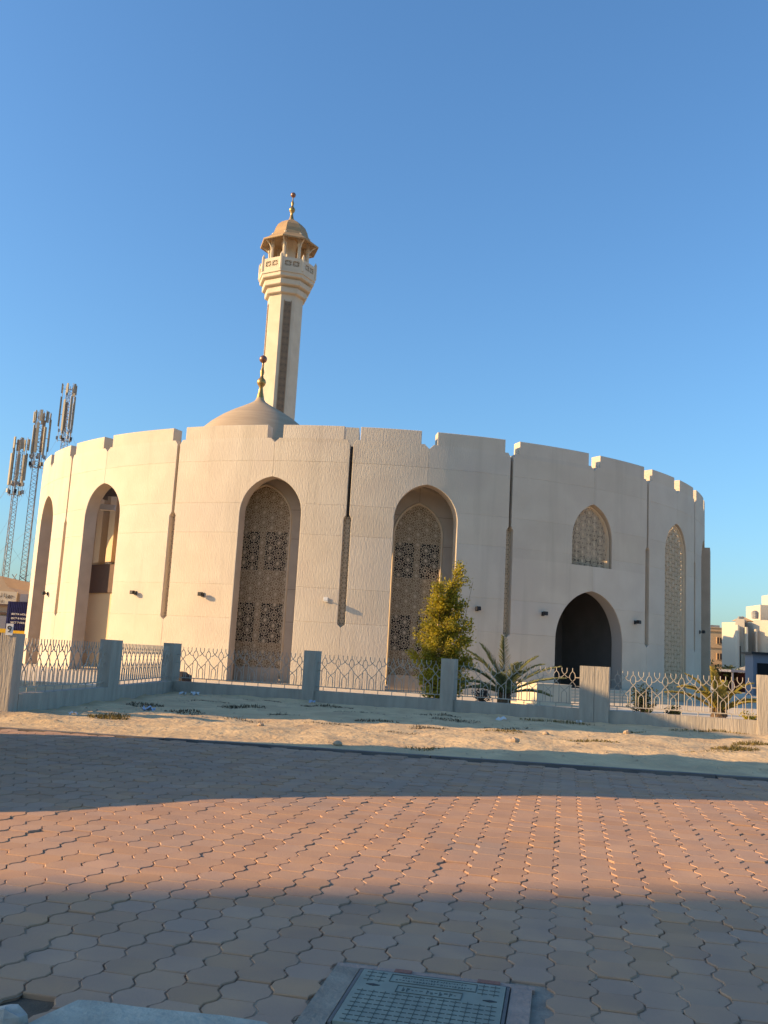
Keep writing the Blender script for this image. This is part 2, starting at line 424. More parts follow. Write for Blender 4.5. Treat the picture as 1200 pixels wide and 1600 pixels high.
# star lattice
def star_lattice(inside, u0, u1, z0, z1, T, a=.56, w=.0112, th=.03, mb=None):
    mb = mb or MB(); rr = 0
    def bar(p, q):
        pin, qin = inside(*p), inside(*q)
        if not pin and not qin: return
        if pin != qin:
            lo, hi = (p, q) if pin else (q, p)
            for _ in range(6):
                m = ((lo[0]+hi[0])/2, (lo[1]+hi[1])/2)
                if inside(*m): lo = m
                else: hi = m
            p, q = ((p, lo) if pin else (q, lo))
        dx, dz = q[0]-p[0], q[1]-p[1]; l = math.hypot(dx, dz)
        if l < .012: return
        nx_, nz_ = -dz/l*w, dx/l*w
        c4 = [(p[0]+nx_, p[1]+nz_), (q[0]+nx_, q[1]+nz_), (q[0]-nx_, q[1]-nz_), (p[0]-nx_, p[1]-nz_)]
        mb.add([T(c[0], 0, c[1]) for c in c4]+[T(c[0], th, c[1]) for c in c4], [(3, 2, 1, 0), (0, 1, 5, 4), (2, 3, 7, 6)])
    col = 0; u = (u0+u1)/2-math.ceil((u1-u0)/2/(a*.866))*a*.866
    while u < u1+a:
        z = z0-a+(a/2 if col % 2 else 0); k = 0
        while z < z1+a:
            flower = (k+col) % 3 == 0
            for s in range(12):
                t = R_(30*s+15); c, si = math.cos(t), math.sin(t)
                r1 = a*.34
                if flower: bar((u+c*a*.15, z+si*a*.15), (u+c*r1, z+si*r1)); t2 = R_(30*s+45); bar((u+c*a*.15, z+si*a*.15), (u+math.cos(t2)*a*.15, z+math.sin(t2)*a*.15))
                else: bar((u, z), (u+c*r1, z+si*r1))
                for dd in (-15, 15):
                    t3 = R_(30*s+15+dd); bar((u+c*r1, z+si*r1), (u+math.cos(t3)*a*.5, z+math.sin(t3)*a*.5))
            if not flower: pass
            z += a; k += 1
        u += a*.866; col += 1
    return mb
def loft(o1, o2, name, mat, parent, closed=False):
    mb = MB(); n = len(o1); mb.v = list(o1)+list(o2)
    for i in range(n-(0 if closed else 1)): k = (i+1) % n; mb.f.append((i, k, n+k, n+i))
    return mb.build(name, mat, parent, smooth=30)
def arch_fill(A, T, mat, name, parent, holes=(), dep=0.0):
    mb = MB(); zs = sorted(set([A.zb]+A.levels()+[h[2] for h in holes]+[h[3] for h in holes]))
    us = sorted(set([-A.w, A.w, 0]+[h[0] for h in holes]+[h[1] for h in holes]))
    for i in range(len(zs)-1):
        for k in range(len(us)-1):
            um, zm = (us[k]+us[k+1])/2, (zs[i]+zs[i+1])/2
            if any(h[0] < um < h[1] and h[2] < zm < h[3] for h in holes): continue
            q = []
            for (u, z) in ((us[k], zs[i]), (us[k+1], zs[i]), (us[k+1], zs[i+1]), (us[k], zs[i+1])):
                h = A.half(z); q.append(T(max(-h, min(h, u)), dep, z))
            mb.add(q, [(0, 1, 2, 3)])
    return mb.build(name, mat, parent)
def ext(inner, zb, e=.14):                     # the arch outline grown outward by e
    res = []
    for u, z in inner.outline():
        k = min(1, max(0, (z-inner.zs)/max(.1, inner.za-inner.zs)))
        res.append((u*(inner.w+e)/inner.w, (z if z > inner.zb+.01 else zb)+e*k))
    return res
def screen_bay(adeg, A, depth, inner, du, holes, backmat, backdep, second=False, latt_a=.56):
    a = DEG(adeg)
    out = [cyl(a+u/RR, .05, z) for u, z in A.outline()]
    T = lambda u, d, z: pla(a, u+du, depth+d, z)
    ol = inner.outline(); zb = A.zb; n = len(ol); ri = ext(inner, zb)
    if second:                                 # plain jamb, then a panelled inner wall some way behind it
        loft(out, [cyl(a+u/RR, .72, z) for u, z in A.outline()], 'arch_reveal', REVEAL, mosque)
        zs_all = sorted(set([0, 3.25, 5.0, 7.75, 9.35, 12.2]+[z for _, z in ri]))
        def hw(z):
            for k in range(n//2):
                (u0, z0), (u1, z1) = ri[k], ri[k+1]
                if z0 <= z <= z1 and z1 > z0: return abs(u0+(u1-u0)*(z-z0)/(z1-z0))
            return 0.0
        cs = [0, 3.25, 5.0, 7.75, 9.35, 12.2]; ztop = ri[n//2][1]
        for c0, c1 in zip(cs[:-1], cs[1:]):
            for sg in (-1, 1):
                mb = MB(); zz = [z for z in zs_all if c0 < z < c1]; zz = [c0+.008]+zz+[c1-.008]
                for z in zz: h = max(.008, hw(z)+.0); mb.v += [T(sg*h, 0, z), T(sg*3.4, 0, z)]
                mb.f = [(2*i, 2*i+1, 2*i+3, 2*i+2) for i in range(len(zz)-1)]; mb.build('inner_wall_panel', REVEAL, mosque)
        mb = MB(); zz = zs_all
        for sg in (-1, 1):
            o = len(mb.v)
            for z in zz: h = max(0, hw(z)); mb.v += [T(sg*h, .03, z), T(sg*3.4, .03, z)]
            mb.f += [(o+2*i, o+2*i+1, o+2*i+3, o+2*i+2) for i in range(len(zz)-1)]
        mb.build('inner_wall_core', SLOT, mosque)
        mb = MB(); mb.add([pla(a, -3.4, .5, 12.2), pla(a, 3.4, .5, 12.2), pla(a, 3.4, depth+.1, 12.2), pla(a, -3.4, depth+.1, 12.2)], [(0, 1, 2, 3)]); mb.build('passage_ceiling', REVEAL, mosque)
    else:
        loft(out, [T(u, 0, z) for u, z in ri], 'arch_reveal', REVEAL, mosque)
    mb = MB()
    rings = [[T(u, 0, z) for u, z in ri], [T(lerp(p[0], q[0], .35), -.07, lerp(p[1], q[1], .35)) for p, q in zip(ri, ol)], [T(lerp(p[0], q[0], .75), -.07, lerp(p[1], q[1], .75)) for p, q in zip(ri, ol)], [T(u, .10, z if z > inner.zb+.01 else zb) for u, z in ol]]
    for r in rings: mb.v += r
    for k in range(3):
        for i in range(n-1): mb.f.append((k*n+i, k*n+i+1, (k+1)*n+i+1, (k+1)*n+i))
    mb.build('screen_frame', LATT, mosque, smooth=30)
    if inner.zb > zb+.1:
        mb = MB(); mb.add([T(-inner.w, -.05, zb), T(inner.w, -.05, zb), T(inner.w, -.05, inner.zb), T(-inner.w, -.05, inner.zb), T(-inner.w, .1, inner.zb), T(inner.w, .1, inner.zb)], [(0, 1, 2, 3), (3, 2, 5, 4)])
        mb.build('sill_panel', REVEAL, mosque)
    scr = star_lattice(lambda u, z: inner.zb < z < inner.za and abs(u) < inner.half(z), -inner.w, inner.w, inner.zb, inner.za, T, a=latt_a).build('star_lattice', LATT, mosque)
    scr['kind'] = 'stuff'
    arch_fill(inner, T, backmat, 'screen_backing', mosque, holes, backdep)
    for h in holes:
        mb = MB(); e = .03; mb.add([T(h[0]-e, backdep+.12, h[2]-e), T(h[1]+e, backdep+.12, h[2]-e), T(h[1]+e, backdep+.12, h[3]+e), T(h[0]-e, backdep+.12, h[3]+e)], [(0, 1, 2, 3)])
        mb.build('window_pane', GLASS, mosque)
inn2 = Arch(1.50, .78, 8.75, 10.66); inn3 = Arch(1.26, .78, 8.25, 9.98)
H2 = [(-1.42, -.17, 6.0, 8.1), (.17, 1.42, 6.0, 8.1), (-1.42, -.17, 2.1, 4.2), (.17, 1.42, 2.1, 4.2)]
screen_bay(-12.15, A2, 2.2, inn2, -1.08, H2, BACK, .06, True)
screen_bay(7.0, A3, 2.2, inn3, -.02, [(max(-1.2, min(1.2, h[0])), max(-1.2, min(1.2, h[1])), h[2]-.05, h[3]-.25) for h in H2], BACK, .06, True)
screen_bay(30.4, W4, .36, Arch(1.40, 7.28, 8.72, 10.55), 0, [(-1.38, 1.38, 7.3, 7.75)], BACKP, .08, latt_a=.5)
screen_bay(49.85, A5, .22, Arch(1.52, .06, 8.75, 10.6), 0, [], BACK, .16, latt_a=.5)
screen_bay(66.8, A5, .22, Arch(1.52, .06, 8.75, 10.6), 0, [], BACK, .16, latt_a=.5)
for adeg in (-78.5, -57.8, -39.0):             # open arches into the courtyard
    a = DEG(adeg); ol = A0.outline()
    loft([cyl(a+u/RR, .05, z) for u, z in ol], [cyl(a+u/RR, .78, z) for u, z in ol], 'arch_reveal', REVEAL, mosque)
# entrance porch
a = DEG(30.4); ol = E4.outline()
loft([cyl(a+u/RR, .05, z) for u, z in ol], [cyl(a+u/RR, .76, z) for u, z in ol], 'arch_reveal', M('entrance_reveal', (.42, .37, .32), rough=.8), mosque)
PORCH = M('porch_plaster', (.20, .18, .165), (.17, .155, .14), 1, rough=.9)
T = lambda u, d, z: pla(a, u, d, z)
mb = MB(); q = [(-3.4, .77), (3.4, .77), (3.4, 6.2), (-3.4, 6.2)]
mb.v = [T(u, d, 0) for u, d in q]+[T(u, d, 6.3) for u, d in q]
mb.f = [(1, 2, 6, 5), (2, 3, 7, 6), (3, 0, 4, 7), (4, 5, 6, 7)]
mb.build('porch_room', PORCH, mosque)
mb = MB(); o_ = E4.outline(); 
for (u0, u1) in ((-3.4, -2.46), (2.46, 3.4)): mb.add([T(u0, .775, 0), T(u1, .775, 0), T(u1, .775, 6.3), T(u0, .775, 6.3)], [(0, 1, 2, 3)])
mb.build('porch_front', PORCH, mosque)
mb = MB(); mb.prism([(-1.0, 6.05), (1.3, 6.05), (1.3, 6.19), (-1.0, 6.19)], 0, 2.6, lambda p, z: T(p[0], p[1], z)); mb.build('porch_door', BROWN, mosque)
mb = MB(); mb.prism([(1.5, 5.9), (2.1, 5.9), (2.1, 6.19), (1.5, 6.19)], 2.5, 3.3, lambda p, z: T(p[0], p[1], z)); mb.build('porch_cabinet', SLOT, mosque)
mb = MB(); mb.prism([(-3.0, 3.0), (-2.5, 3.0), (-2.5, 3.5), (-3.0, 3.5)], 0, 2.3, lambda p, z: T(p[0], p[1], z)); mb.build('porch_pier', PORCH, mosque)
# slots: stone backing and star lattice in the wide lower half
for b in bounds:
    if b[1] != 'g' or b[0] > 80: continue
    a = DEG(b[0]); T = lambda u, d, z: pla(a, u, d, z)
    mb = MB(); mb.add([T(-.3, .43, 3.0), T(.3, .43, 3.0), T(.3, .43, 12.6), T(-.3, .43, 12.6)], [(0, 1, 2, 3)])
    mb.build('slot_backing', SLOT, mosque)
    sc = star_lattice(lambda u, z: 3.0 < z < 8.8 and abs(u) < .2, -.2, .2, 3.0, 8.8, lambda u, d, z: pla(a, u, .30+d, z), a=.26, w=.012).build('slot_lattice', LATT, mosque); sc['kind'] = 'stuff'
# pier that projects at the far right
a = DEG(69.5); mb = MB(); mb.prism([(-.2, -.35), (2.15, -.35), (2.15, .6), (-.2, .6)], 0, 10.35, lambda p, z: pla(a, p[0], p[1], z)); mb.build('side_pier', REVEAL, mosque)
# floor slab inside
mb = MB(); mb.lathe([(RR-.1, .02), (RR-.1, .03)], (CX, CY, 0), 64); mb.build('courtyard_floor', PLAZA, mosque)
# entrance steps
a = DEG(30.4)
st = thing('entrance_steps', 'broad pale steps in front of the dark arched entrance', 'steps')
for k in range(4):
    mb = MB(); mb.prism([(-3.9, -2.6+k*.4), (3.9, -2.6+k*.4), (3.9, -.02), (-3.9, -.02)], k*.15+.002, k*.15+.15, lambda p, z: pla(a, p[0], p[1], z)); mb.build('step', PLAZA, st)
mb = MB()
for u in (4.2, 6.6): mb.tube([pla(a, u, -2.0, 0), pla(a, u, -2.0, 1.0)], .03, 6)
for z in (.55, 1.0): mb.tube([pla(a, 4.2, -2.0, z), pla(a, 6.6, -2.0, z)], .03, 6)
tag(mb.build('hand_rail', RAIL), 'low metal handrail beside the entrance steps', 'handrail')

# wall lamps
def lamp_mesh(mat, tilt):
    base = thing('wall_lamp', 'small black floodlight on the round wall', 'wall lamp')
    mb = MB(); mb.box((0, -.03, 0), (.16, .06, .22)); mb.build('mounting_plate', mat, base)
    mb = MB(); mb.tube([(0, -.05, 0), (0, -.2, .02)], .03, 6); mb.build('arm', mat, base)
    mb = MB(); mb.box((0, -.26, .02), (.24, .16, .2), taper=.9); mb.box((0, -.35, .02), (.20, .03, .15)); mb.build('lamp_head', mat, base)
    return base
lamps = [(-52.31, 'black', 'small black floodlight on the sunlit wall beside the leftmost arch'), (-30.58, 'black', 'small black floodlight on the sunlit wall right of the open arch'),
         (-20.18, 'black', 'small black floodlight on the sunlit wall just left of the first screened arch'), (-4.42, 'white', 'white floodlight casting a shadow toward the dark slot'),
         (13.81, 'black', 'small floodlight on the shaded wall right of the bushy tree'), (22.73, 'black', 'small floodlight on the shaded wall left of the entrance arch'),
         (38.65, 'black', 'small floodlight on the shaded wall right of the entrance arch'), (61.48, 'black', 'small floodlight near the right edge of the round wall')]
proto = {}
for ad, kd, lb in lamps:
    if kd not in proto: o = proto[kd] = lamp_mesh(BLACK if kd == 'black' else WHITE, 0)
    else: o = copy_tree(proto[kd])
    o.location = cyl(DEG(ad), 0, 4.4); o.rotation_euler = (0, 0, DEG(ad)); o['label'] = lb; o['group'] = 'floodlights on the round wall'

# ------------------------------------------------------------------ prayer hall with dome, minaret
hall = thing('prayer_hall', 'tan domed hall rising behind the round wall', 'hall')
HALLW = M('hall_render', (.62, .47, .30), (.57, .43, .28), .5, rough=.85)
mb = MB(); mb.prism([(-21.3, 77), (-21.3, 65), (-15, 58.7), (1, 58.7), (1, 77)][::-1], 0, 12.2); mb.build('wall', HALLW, hall)
HB = Vector((-18.15, 61.85)); hrz = R_(-45)
mb = MB(); mb.box((-18.2, 61.8, 5.85), (5.5, .16, 1.9), hrz); mb.build('brown_panel', BROWN, hall)
for k in (-2.6, -.95, .7, 2.4):
    mb = MB(); mb.box((HB.x+k*.7071, HB.y-k*.7071-.02, 9.5), (.75, .9, 5.2), hrz); mb.build('pilaster', HALLW, hall)
mb = MB(); prof = [(5.9, 0), (5.9, .6)]
for k in range(0, 15):
    t = k/14; prof.append((5.6*math.cos(t*math.pi/2*.92)**.98 if t < .8 else None, None)) if False else None
dp = [(5.5, .6), (5.45, 1.5), (5.2, 2.4), (4.75, 3.25), (4.15, 4.0), (3.45, 4.7), (2.7, 5.28), (1.95, 5.75), (1.28, 6.12), (.8, 6.4), (.45, 6.62), (.32, 6.8), (.26, 7.0)]
DX, DY, DZ = -9.52, 66, 13.0
mb.lathe(prof+dp, (DX, DY, DZ), 40); mb.build('dome', DOME, hall, smooth=40)
def finial(c, s, parent):
    p = [(.26, 0), (.34, .05), (.30, .25), (.20, .7), (.16, 1.05), (.34, 1.3), (.40, 1.5), (.33, 1.72), (.16, 1.9), (.13, 2.1), (.19, 2.35), (.16, 2.55), (.07, 2.8), (.05, 3.3)]
    f = MB().lathe([(r*s, z*s) for r, z in p], c, 14).build('finial', GOLD, parent, smooth=50)
    mb = MB(); mb.lathe([(.34*s*math.sin(t*math.pi/8)+.001, -.34*s*math.cos(t*math.pi/8)) for t in range(9)], (c[0], c[1], c[2]+3.55*s), 14)
    mb.build('finial_ball', COPPER, f, smooth=60)
finial((DX, DY, DZ+6.85), .86, hall)
# pergola beams and floodlight seen through the open arch
pg = thing('pergola', 'dark pergola beams high inside the open arch', 'pergola')
for k in range(6):
    mb = MB(); mb.box((-16.8, 55.7+k*.45, 10.9), (2.6, .12, .24)); mb.build('beam', SLOT, pg)
mb = MB(); mb.box((-17.6, 56.9, 10.65), (.18, 2.4, .25)); mb.build('beam', SLOT, pg)
mb = MB(); mb.box((-17.3, 57.6, 10.0), (.9, .35, .35)); tag(mb.build('pergola_lamp', WHITE), 'white floodlight under the pergola inside the open arch', 'lamp')
mb = MB(); mb.box((-3.05, 57, 14.2), (2.5, 2.4, 2.72)); mb.box((-3.7, 57, 15.60), (.9, 1.6, .16))
tag(mb.build('stair_housing', STUCCO), 'grey box just showing above the parapet right of the dome', 'roof housing')

mi = thing('minaret', 'tall octagonal cream minaret with balcony and domed canopy', 'minaret', (-9.95, 80, 0))
PH = R_(-90-7)
def octp(r, z): return (r, z)
MB().lathe([(1.62, 0), (1.62, 33.3)], (0, 0, 0), 8, PH).build('shaft', CREAM, mi)
for k, (r1, z0, z1) in enumerate([(1.95, 33.05, 33.6), (2.25, 33.72, 34.25), (2.52, 34.37, 34.85)]):
    MB().lathe([(r1-.50, z0-.14), (r1-.40, z0), (r1-.06, z0+.06), (r1, z0+.12), (r1, z1), (r1-.25, z1+.02)], (0, 0, 0), 8, PH).build('corbel_ring', CREAM, mi)
MB().lathe([(2.5, 34.75), (2.62, 34.8), (2.62, 35.0)], (0, 0, 0), 8, PH).build('balcony_floor', CREAM, mi)
for k in range(8):
    t0, t1 = PH+k*math.pi/4, PH+(k+1)*math.pi/4; rb = 2.6
    p, q = Vector((rb*math.cos(t0), rb*math.sin(t0))), Vector((rb*math.cos(t1), rb*math.sin(t1))); d = (q-p); l = d.length; d /= l; nrm = Vector((-d.y, d.x))
    P = lambda u, dp, z: (p.x+d.x*u+nrm.x*dp, p.y+d.y*u+nrm.y*dp, z)
    def bx(mb, u0, u1, z0, z1, d0=0.0, d1=.12):
        mb.prism([(u0, d0), (u1, d0), (u1, d1), (u0, d1)], z0, z1, lambda c, z: P(c[0], c[1], z))
    mb = MB(); bx(mb, .02, l-.02, 35.0, 35.35); bx(mb, .02, l-.02, 35.85, 36.15); bx(mb, .02, .35, 35.35, 35.85); bx(mb, l-.35, l-.02, 35.35, 35.85); bx(mb, l/2-.06, l/2+.06, 35.35, 35.85)
    for c in (l/2-.06-(l/2-.41)/2, l/2+.06+(l/2-.41)/2):
        hw = (l/2-.41)/2
        for a_, b_ in (((c-hw, 35.35), (c+hw, 35.85)), ((c-hw, 35.85), (c+hw, 35.35)), ((c, 35.35), (c, 35.85)), ((c-hw, 35.6), (c+hw, 35.6))):
            mb.tube([P(a_[0], .06, a_[1]), P(b_[0], .06, b_[1])], .035, 4)
    mb.build('balcony_panel', CREAM, mi)
    mb = MB(); bx(mb, .05, l-.05, 35.2, 36.0, .14, .17); mb.build('panel_shade_sheet', DOME, mi)  # brown sheet stands in for the shade inside the balcony
    mb = MB(); c = (rb*math.cos(t0)*.985, rb*math.sin(t0)*.985); mb.lathe([(.13, 35.0), (.13, 36.35), (.08, 36.45), (.02, 36.6)], (c[0], c[1], 0), 6); mb.build('balcony_post', CREAM, mi)
    rc = 1.75; c = (rc*math.cos(t0), rc*math.sin(t0)); mb = MB(); mb.lathe([(.15, 35.0), (.15, 38.9)], (c[0], c[1], 0), 6)
    mb.lathe([(.2, 37.6), (.2, 37.8)], (c[0], c[1], 0), 6)
    mb.build('canopy_column', CREAM, mi)
    t1b = t0; ins = Vector((math.cos(t1b), math.sin(t1b)))
    mb = MB(); pts = []
    for s_ in range(6):
        w = s_/5; pts.append((ins.x*(rc+.1+.62*w*w), ins.y*(rc+.1+.62*w*w), 37.4+.72*w))
    mb.tube(pts, .07, 4); mb.build('bracket', CREAM, mi)
    # arches between the columns
    tb = t0+math.pi/4; e = Vector((rc*math.cos(tb), rc*math.sin(tb))); cc = Vector(c); mb = MB(); ring = []
    for s_ in range(9):
        w = s_/8; f = cc.lerp(e, .12+.76*w); ring.append((f.x, f.y, 38.0+.62*math.sin(math.pi*w)**.7))
    vs = ring+[(p_[0], p_[1], 38.9) for p_ in ring]; mb.add(vs, [(i, i+1, 9+i+1, 9+i) for i in range(8)]); mb.build('canopy_arch', CREAM, mi)
MB().lathe([(.62, 35.0), (.62, 37.9), (.9, 38.9)], (0, 0, 0), 8, PH).build('core', CREAM, mi)
MB().lathe([(1.5, 38.55), (2.68, 38.02), (2.72, 38.08), (2.72, 38.16), (2.25, 38.46), (1.88, 38.8), (1.68, 39.15), (1.58, 39.5), (1.36, 39.95), (1.02, 40.3), (.62, 40.56), (.3, 40.74), (.26, 40.85)], (0, 0, 0), 8, PH).build('canopy_roof', M('canopy_ochre', (.40, .265, .13), (.34, .22, .11), 2, rough=.6), mi)
finial((0, 0, 40.7), .72, mi)
# lattice strips on the shaft faces
for k in range(8):
    am = PH+(k+.5)*math.pi/4; ap = 1.62*math.cos(math.pi/8); nrm = Vector((math.cos(am), math.sin(am))); tn = Vector((-nrm.y, nrm.x))
    if k % 2 == 1: continue
    T = lambda u, d, z: (nrm.x*(ap+.045-d)+tn.x*u, nrm.y*(ap+.045-d)+tn.y*u, z)
    mb = MB()
    sm = thing  # noqa
    mb.add([T(-.28, .03, 16), T(.28, .03, 16), T(.28, .03, 32.4), T(-.28, .03, 32.4)], [(0, 1, 2, 3)]); pn = mb.build('strip_backing', SLOT, mi)
    lt = star_lattice(lambda u, z: 16 < z < 32.4 and abs(u) < .27, -.27, .27, 16, 32.4, T, a=.62, w=.024, th=.02)
    for uu in (-.31, .31): lt.add([T(uu-.04, 0, 16), T(uu+.04, 0, 16), T(uu+.04, 0, 32.5), T(uu-.04, 0, 32.5)], [(0, 1, 2, 3)])
    lo_ = lt.build('strip_lattice', M('strip_bronze', (.30, .21, .13), rough=.7), mi); lo_['kind'] = 'stuff'

# ------------------------------------------------------------------ fence
def post(parent, x, y, h=1.72, w=.43, rz=0.0, z0=-.15, d=.50):
    o = MB().box((0, 0, (h+z0)/2), (w, d, h-z0)).build('post', CONC, parent); o.location = (x, y, 0); o.rotation_euler = (0, 0, rz); return o
PER = .475
def bar_mesh(name, paths, r=.0125):
    mb = MB()
    for p in paths: mb.tube([(q[0], 0, q[1]) for q in p], r, 4)
    return mb.mesh(name, RAIL)
def smooth_path(pts, n=4):
    res = []
    for i in range(len(pts)-1):
        p0, p1, p2, p3 = pts[max(i-1, 0)], pts[i], pts[i+1], pts[min(i+2, len(pts)-1)]
        for k in range(n):
            t = k/n; res.append(tuple(.5*((2*p1[c])+(-p0[c]+p2[c])*t+(2*p0[c]-5*p1[c]+4*p2[c]-p3[c])*t*t+(-p0[c]+3*p1[c]-3*p2[c]+p3[c])*t**3) for c in (0, 1)))
    return res+[pts[-1]]
BZ, TZ = .56, 1.60
side = [(0.0, 1.52), (.05, 1.47), (.08, 1.38), (.07, 1.29), (0, 1.21), (-.07, 1.13), (-.085, 1.06), (-.085, BZ)]
OVAL = bar_mesh('oval_bar', [[(0, 1.62), (0, 1.51)], smooth_path(side), smooth_path([(-a_, b_) for a_, b_ in side])])
pr = [(.075, 1.62), (.075, 1.53), (.05, 1.47), (0, 1.42), (-.07, 1.35), (-.12, 1.335), (-.16, 1.34)]
PRONG = bar_mesh('prong_bar', [smooth_path(pr), smooth_path([(-a_, b_) for a_, b_ in pr])])
ar_ = [(.16, 1.08), (.12, 1.06), (.06, 1.0), (0, .95), (-.06, .89), (-.078, .83), (-.078, BZ)]
ARCHB = bar_mesh('arch_bar', [smooth_path(ar_), smooth_path([(-a_, b_) for a_, b_ in ar_])])
FOOT = bar_mesh('foot_bar', [[(0, .38), (0, BZ)]])
def fence_run(parent, p, q):
    p, q = Vector(p), Vector(q); d = q-p; l = d.length; d /= l; rz = math.atan2(d.y, d.x); mid = (p+q)/2
    o = MB().box((0, 0, .14), (l, .34, .58)).build('base_wall', CONC, parent); o.location = (mid.x, mid.y, 0); o.rotation_euler = (0, 0, rz)
    pn = bpy.data.objects.new('railing_panel', None); COL.objects.link(pn); pn.parent = parent; pn.location = (p.x, p.y, 0); pn.rotation_euler = (0, 0, rz)
    o = MB().box((l/2, 0, BZ), (l, .03, .028)).build('rail', RAIL, pn)
    n = max(1, int(round((l-.1)/PER))); per = l/n; sx = per/PER
    for k in range(n):
        xc = (k+.5)*per
        for me in (OVAL, FOOT):
            o = link(me.name, me, pn, (xc, 0, 0)); o.scale = (sx, 1, 1)
        if k < n-1:
            for me in (PRONG, ARCHB): o = link(me.name, me, pn, (xc+per/2, 0, 0)); o.scale = (sx, 1, 1)
    for zz in (1.34, 1.08):                    # stubs that tie the end ovals to the posts
        for x0_, x1_ in ((0, per/2-.08), (l-per/2+.08, l)):
            MB().box(((x0_+x1_)/2, 0, zz), (x1_-x0_, .022, .022)).build('stub_rail', RAIL, pn)
    return pn
ff = thing('front_fence', 'concrete post fence with ovals and pointed arches facing the sand strip', 'fence')
rzf = math.atan2(-.3335, 1)
fx = [-7.2, -2.12, 2.36, 6.47, 6.888, 11.22, 15.6]
for i, x in enumerate(fx):
    post(ff, x, fence_y(x), rz=rzf, h=1.72+random.uniform(-.015, .015))
for i in range(len(fx)-1):
    if i == 3: continue
    fence_run(ff, (fx[i]+.20, fence_y(fx[i]+.20)), (fx[i+1]-.20, fence_y(fx[i+1]-.20)))
lf = thing('side_fence', 'concrete post fence running toward the camera on the left', 'fence')
for (x, y) in ((-7.33, 25.75), (-7.31, 26.22), (-7.72, 19.95)): post(lf, x, y, h=1.70, rz=R_(87), w=.45, d=.33)
post(lf, -8.12, 20.5, h=1.64, w=.3, d=.36)
fence_run(lf, (-7.70, 20.16), (-7.335, 25.53)); fence_run(lf, (-7.31, 26.43), (-7.21, 32.95)); fence_run(lf, (-14, 21.0), (-8.3, 20.55))
# number plate on the near post
np_ = thing('number_plate', 'small white plate with a dark numeral on the left fence post', 'sign', (-7.72, 19.98, 1.70))
MB().box((0, -.27, .075), (.15, .015, .24)).build('plate', WHITE, np_)
def text(s, size, name, mat, parent, loc, rot, ext=.004):
    c = bpy.data.curves.new(name, 'FONT'); c.body = s; c.size = size; c.align_x = 'CENTER'; c.align_y = 'CENTER'; c.extrude = ext
    o = bpy.data.objects.new(name, c); COL.objects.link(o); o.parent = parent; o.location = loc; o.rotation_euler = rot; c.materials.append(mat)
    bpy.context.view_layer.update(); me = bpy.data.meshes.new_from_object(o.evaluated_get(bpy.context.evaluated_depsgraph_get()))
    n_ = link(name, me, parent, loc); n_.rotation_euler = rot; bpy.data.objects.remove(o); return n_
text('9', .2, 'numeral', BLACK, np_, (0, -.283, .075), (R_(90), 0, 0))

# ------------------------------------------------------------------ manhole cover, collar, broken slab, rock
def uvp(u, v, dz=0.0): p = O2+UA*u+VA*v; return (p.x, p.y, zp(p.x, p.y)+dz)
mc = thing('access_cover', 'grey green rectangular access cover set in the brick paving', 'manhole cover')
W_, D_ = .86, .80
def uvbox(mb, u0, u1, v0, v1, z0, z1): mb.prism([(u0, v0), (u1, v0), (u1, v1), (u0, v1)], z0, z1, lambda p, z: uvp(p[0], p[1], z))
mb = MB(); uvbox(mb, cu+.012, cu+W_-.012, cv-D_+.012, cv-.012, -.05, .020); mb.build('lid', COVER, mc)
mb = MB()
for (a_, b_, c_, d_) in ((cu-.01, cu+.008, cv-D_, cv), (cu+W_-.008, cu+W_+.01, cv-D_, cv), (cu-.01, cu+W_+.01, cv-.008, cv+.008)): uvbox(mb, a_, b_, c_, d_, -.05, .017)
mb.build('frame', KERB, mc)
mb = MB()                                        # raised plus pattern
nu_, nv_ = 12, 13
for i in range(nu_):
    for j in range(nv_):
        u = cu+.07+(W_-.14)*i/(nu_-1); v = cv-.05-(D_-.1)*j/(nv_-1); fu, fv = (u-cu)/W_, (cv-v)/D_
        if .22 < fu < .80 and fv < .42: continue
        if (fu < .2 or fu > .82) and .24 < fv < .36: continue
        uvbox(mb, u-.028, u+.028, v-.0025, v+.0025, .019, .0225); uvbox(mb, u-.0025, u+.0025, v-.022, v+.022, .019, .0222)
mb.build('tread_pattern', COVERT, mc)['kind'] = 'stuff'
mb = MB()
for (u0, u1, v0, v1) in ((.22, .80, .05, .20), (.29, .72, .25, .38)):
    a_, b_, c_, d_ = cu+u0*W_, cu+u1*W_, cv-v1*D_, cv-v0*D_; t_ = .004
    uvbox(mb, a_, b_, c_, c_+t_, .019, .0235); uvbox(mb, a_, b_, d_-t_, d_, .019, .0235); uvbox(mb, a_, a_+t_, c_, d_, .019, .0233); uvbox(mb, b_-t_, b_, c_, d_, .019, .0233)
mb.build('label_border', COVERT, mc)
mb = MB(); rg = random.Random(4)                  # worn cast lettering
for (v, u0, u1, h) in ((.095, .30, .72, .022), (.15, .26, .77, .022), (.315, .33, .45, .05), (.315, .49, .68, .05)):
    u = u0
    while u < u1:
        w = rg.uniform(.006, .018) if h < .03 else rg.uniform(.012, .03); k = rg.random()
        x_ = cu+u*W_; y_ = cv-v*D_
        if k < .5: uvbox(mb, x_, x_+w*W_*.35, y_-h/2, y_+h/2, .019, .0226)
        uvbox(mb, x_, x_+w*W_, y_+(h/2-.006)*rg.choice((-1, 1, 0)), y_+(h/2-.006)*0+.004, .019, .0224)
        u += w+.008 if h < .03 else w+.012
mb.build('cast_lettering', COVERT, mc)
for (fu, fv) in ((.13, .30), (.9, .33)):
    u, v = cu+fu*W_, cv-fv*D_; mb = MB(); mb.prism([(u-.04, v), (u, v-.014), (u+.04, v), (u, v+.014)], .019, .0235, lambda p, z: uvp(p[0], p[1], z)); mb.build('key_slot', BLACK, mc)
col = thing('cover_collar', 'rough mortar collar around the grey green access cover', 'collar')
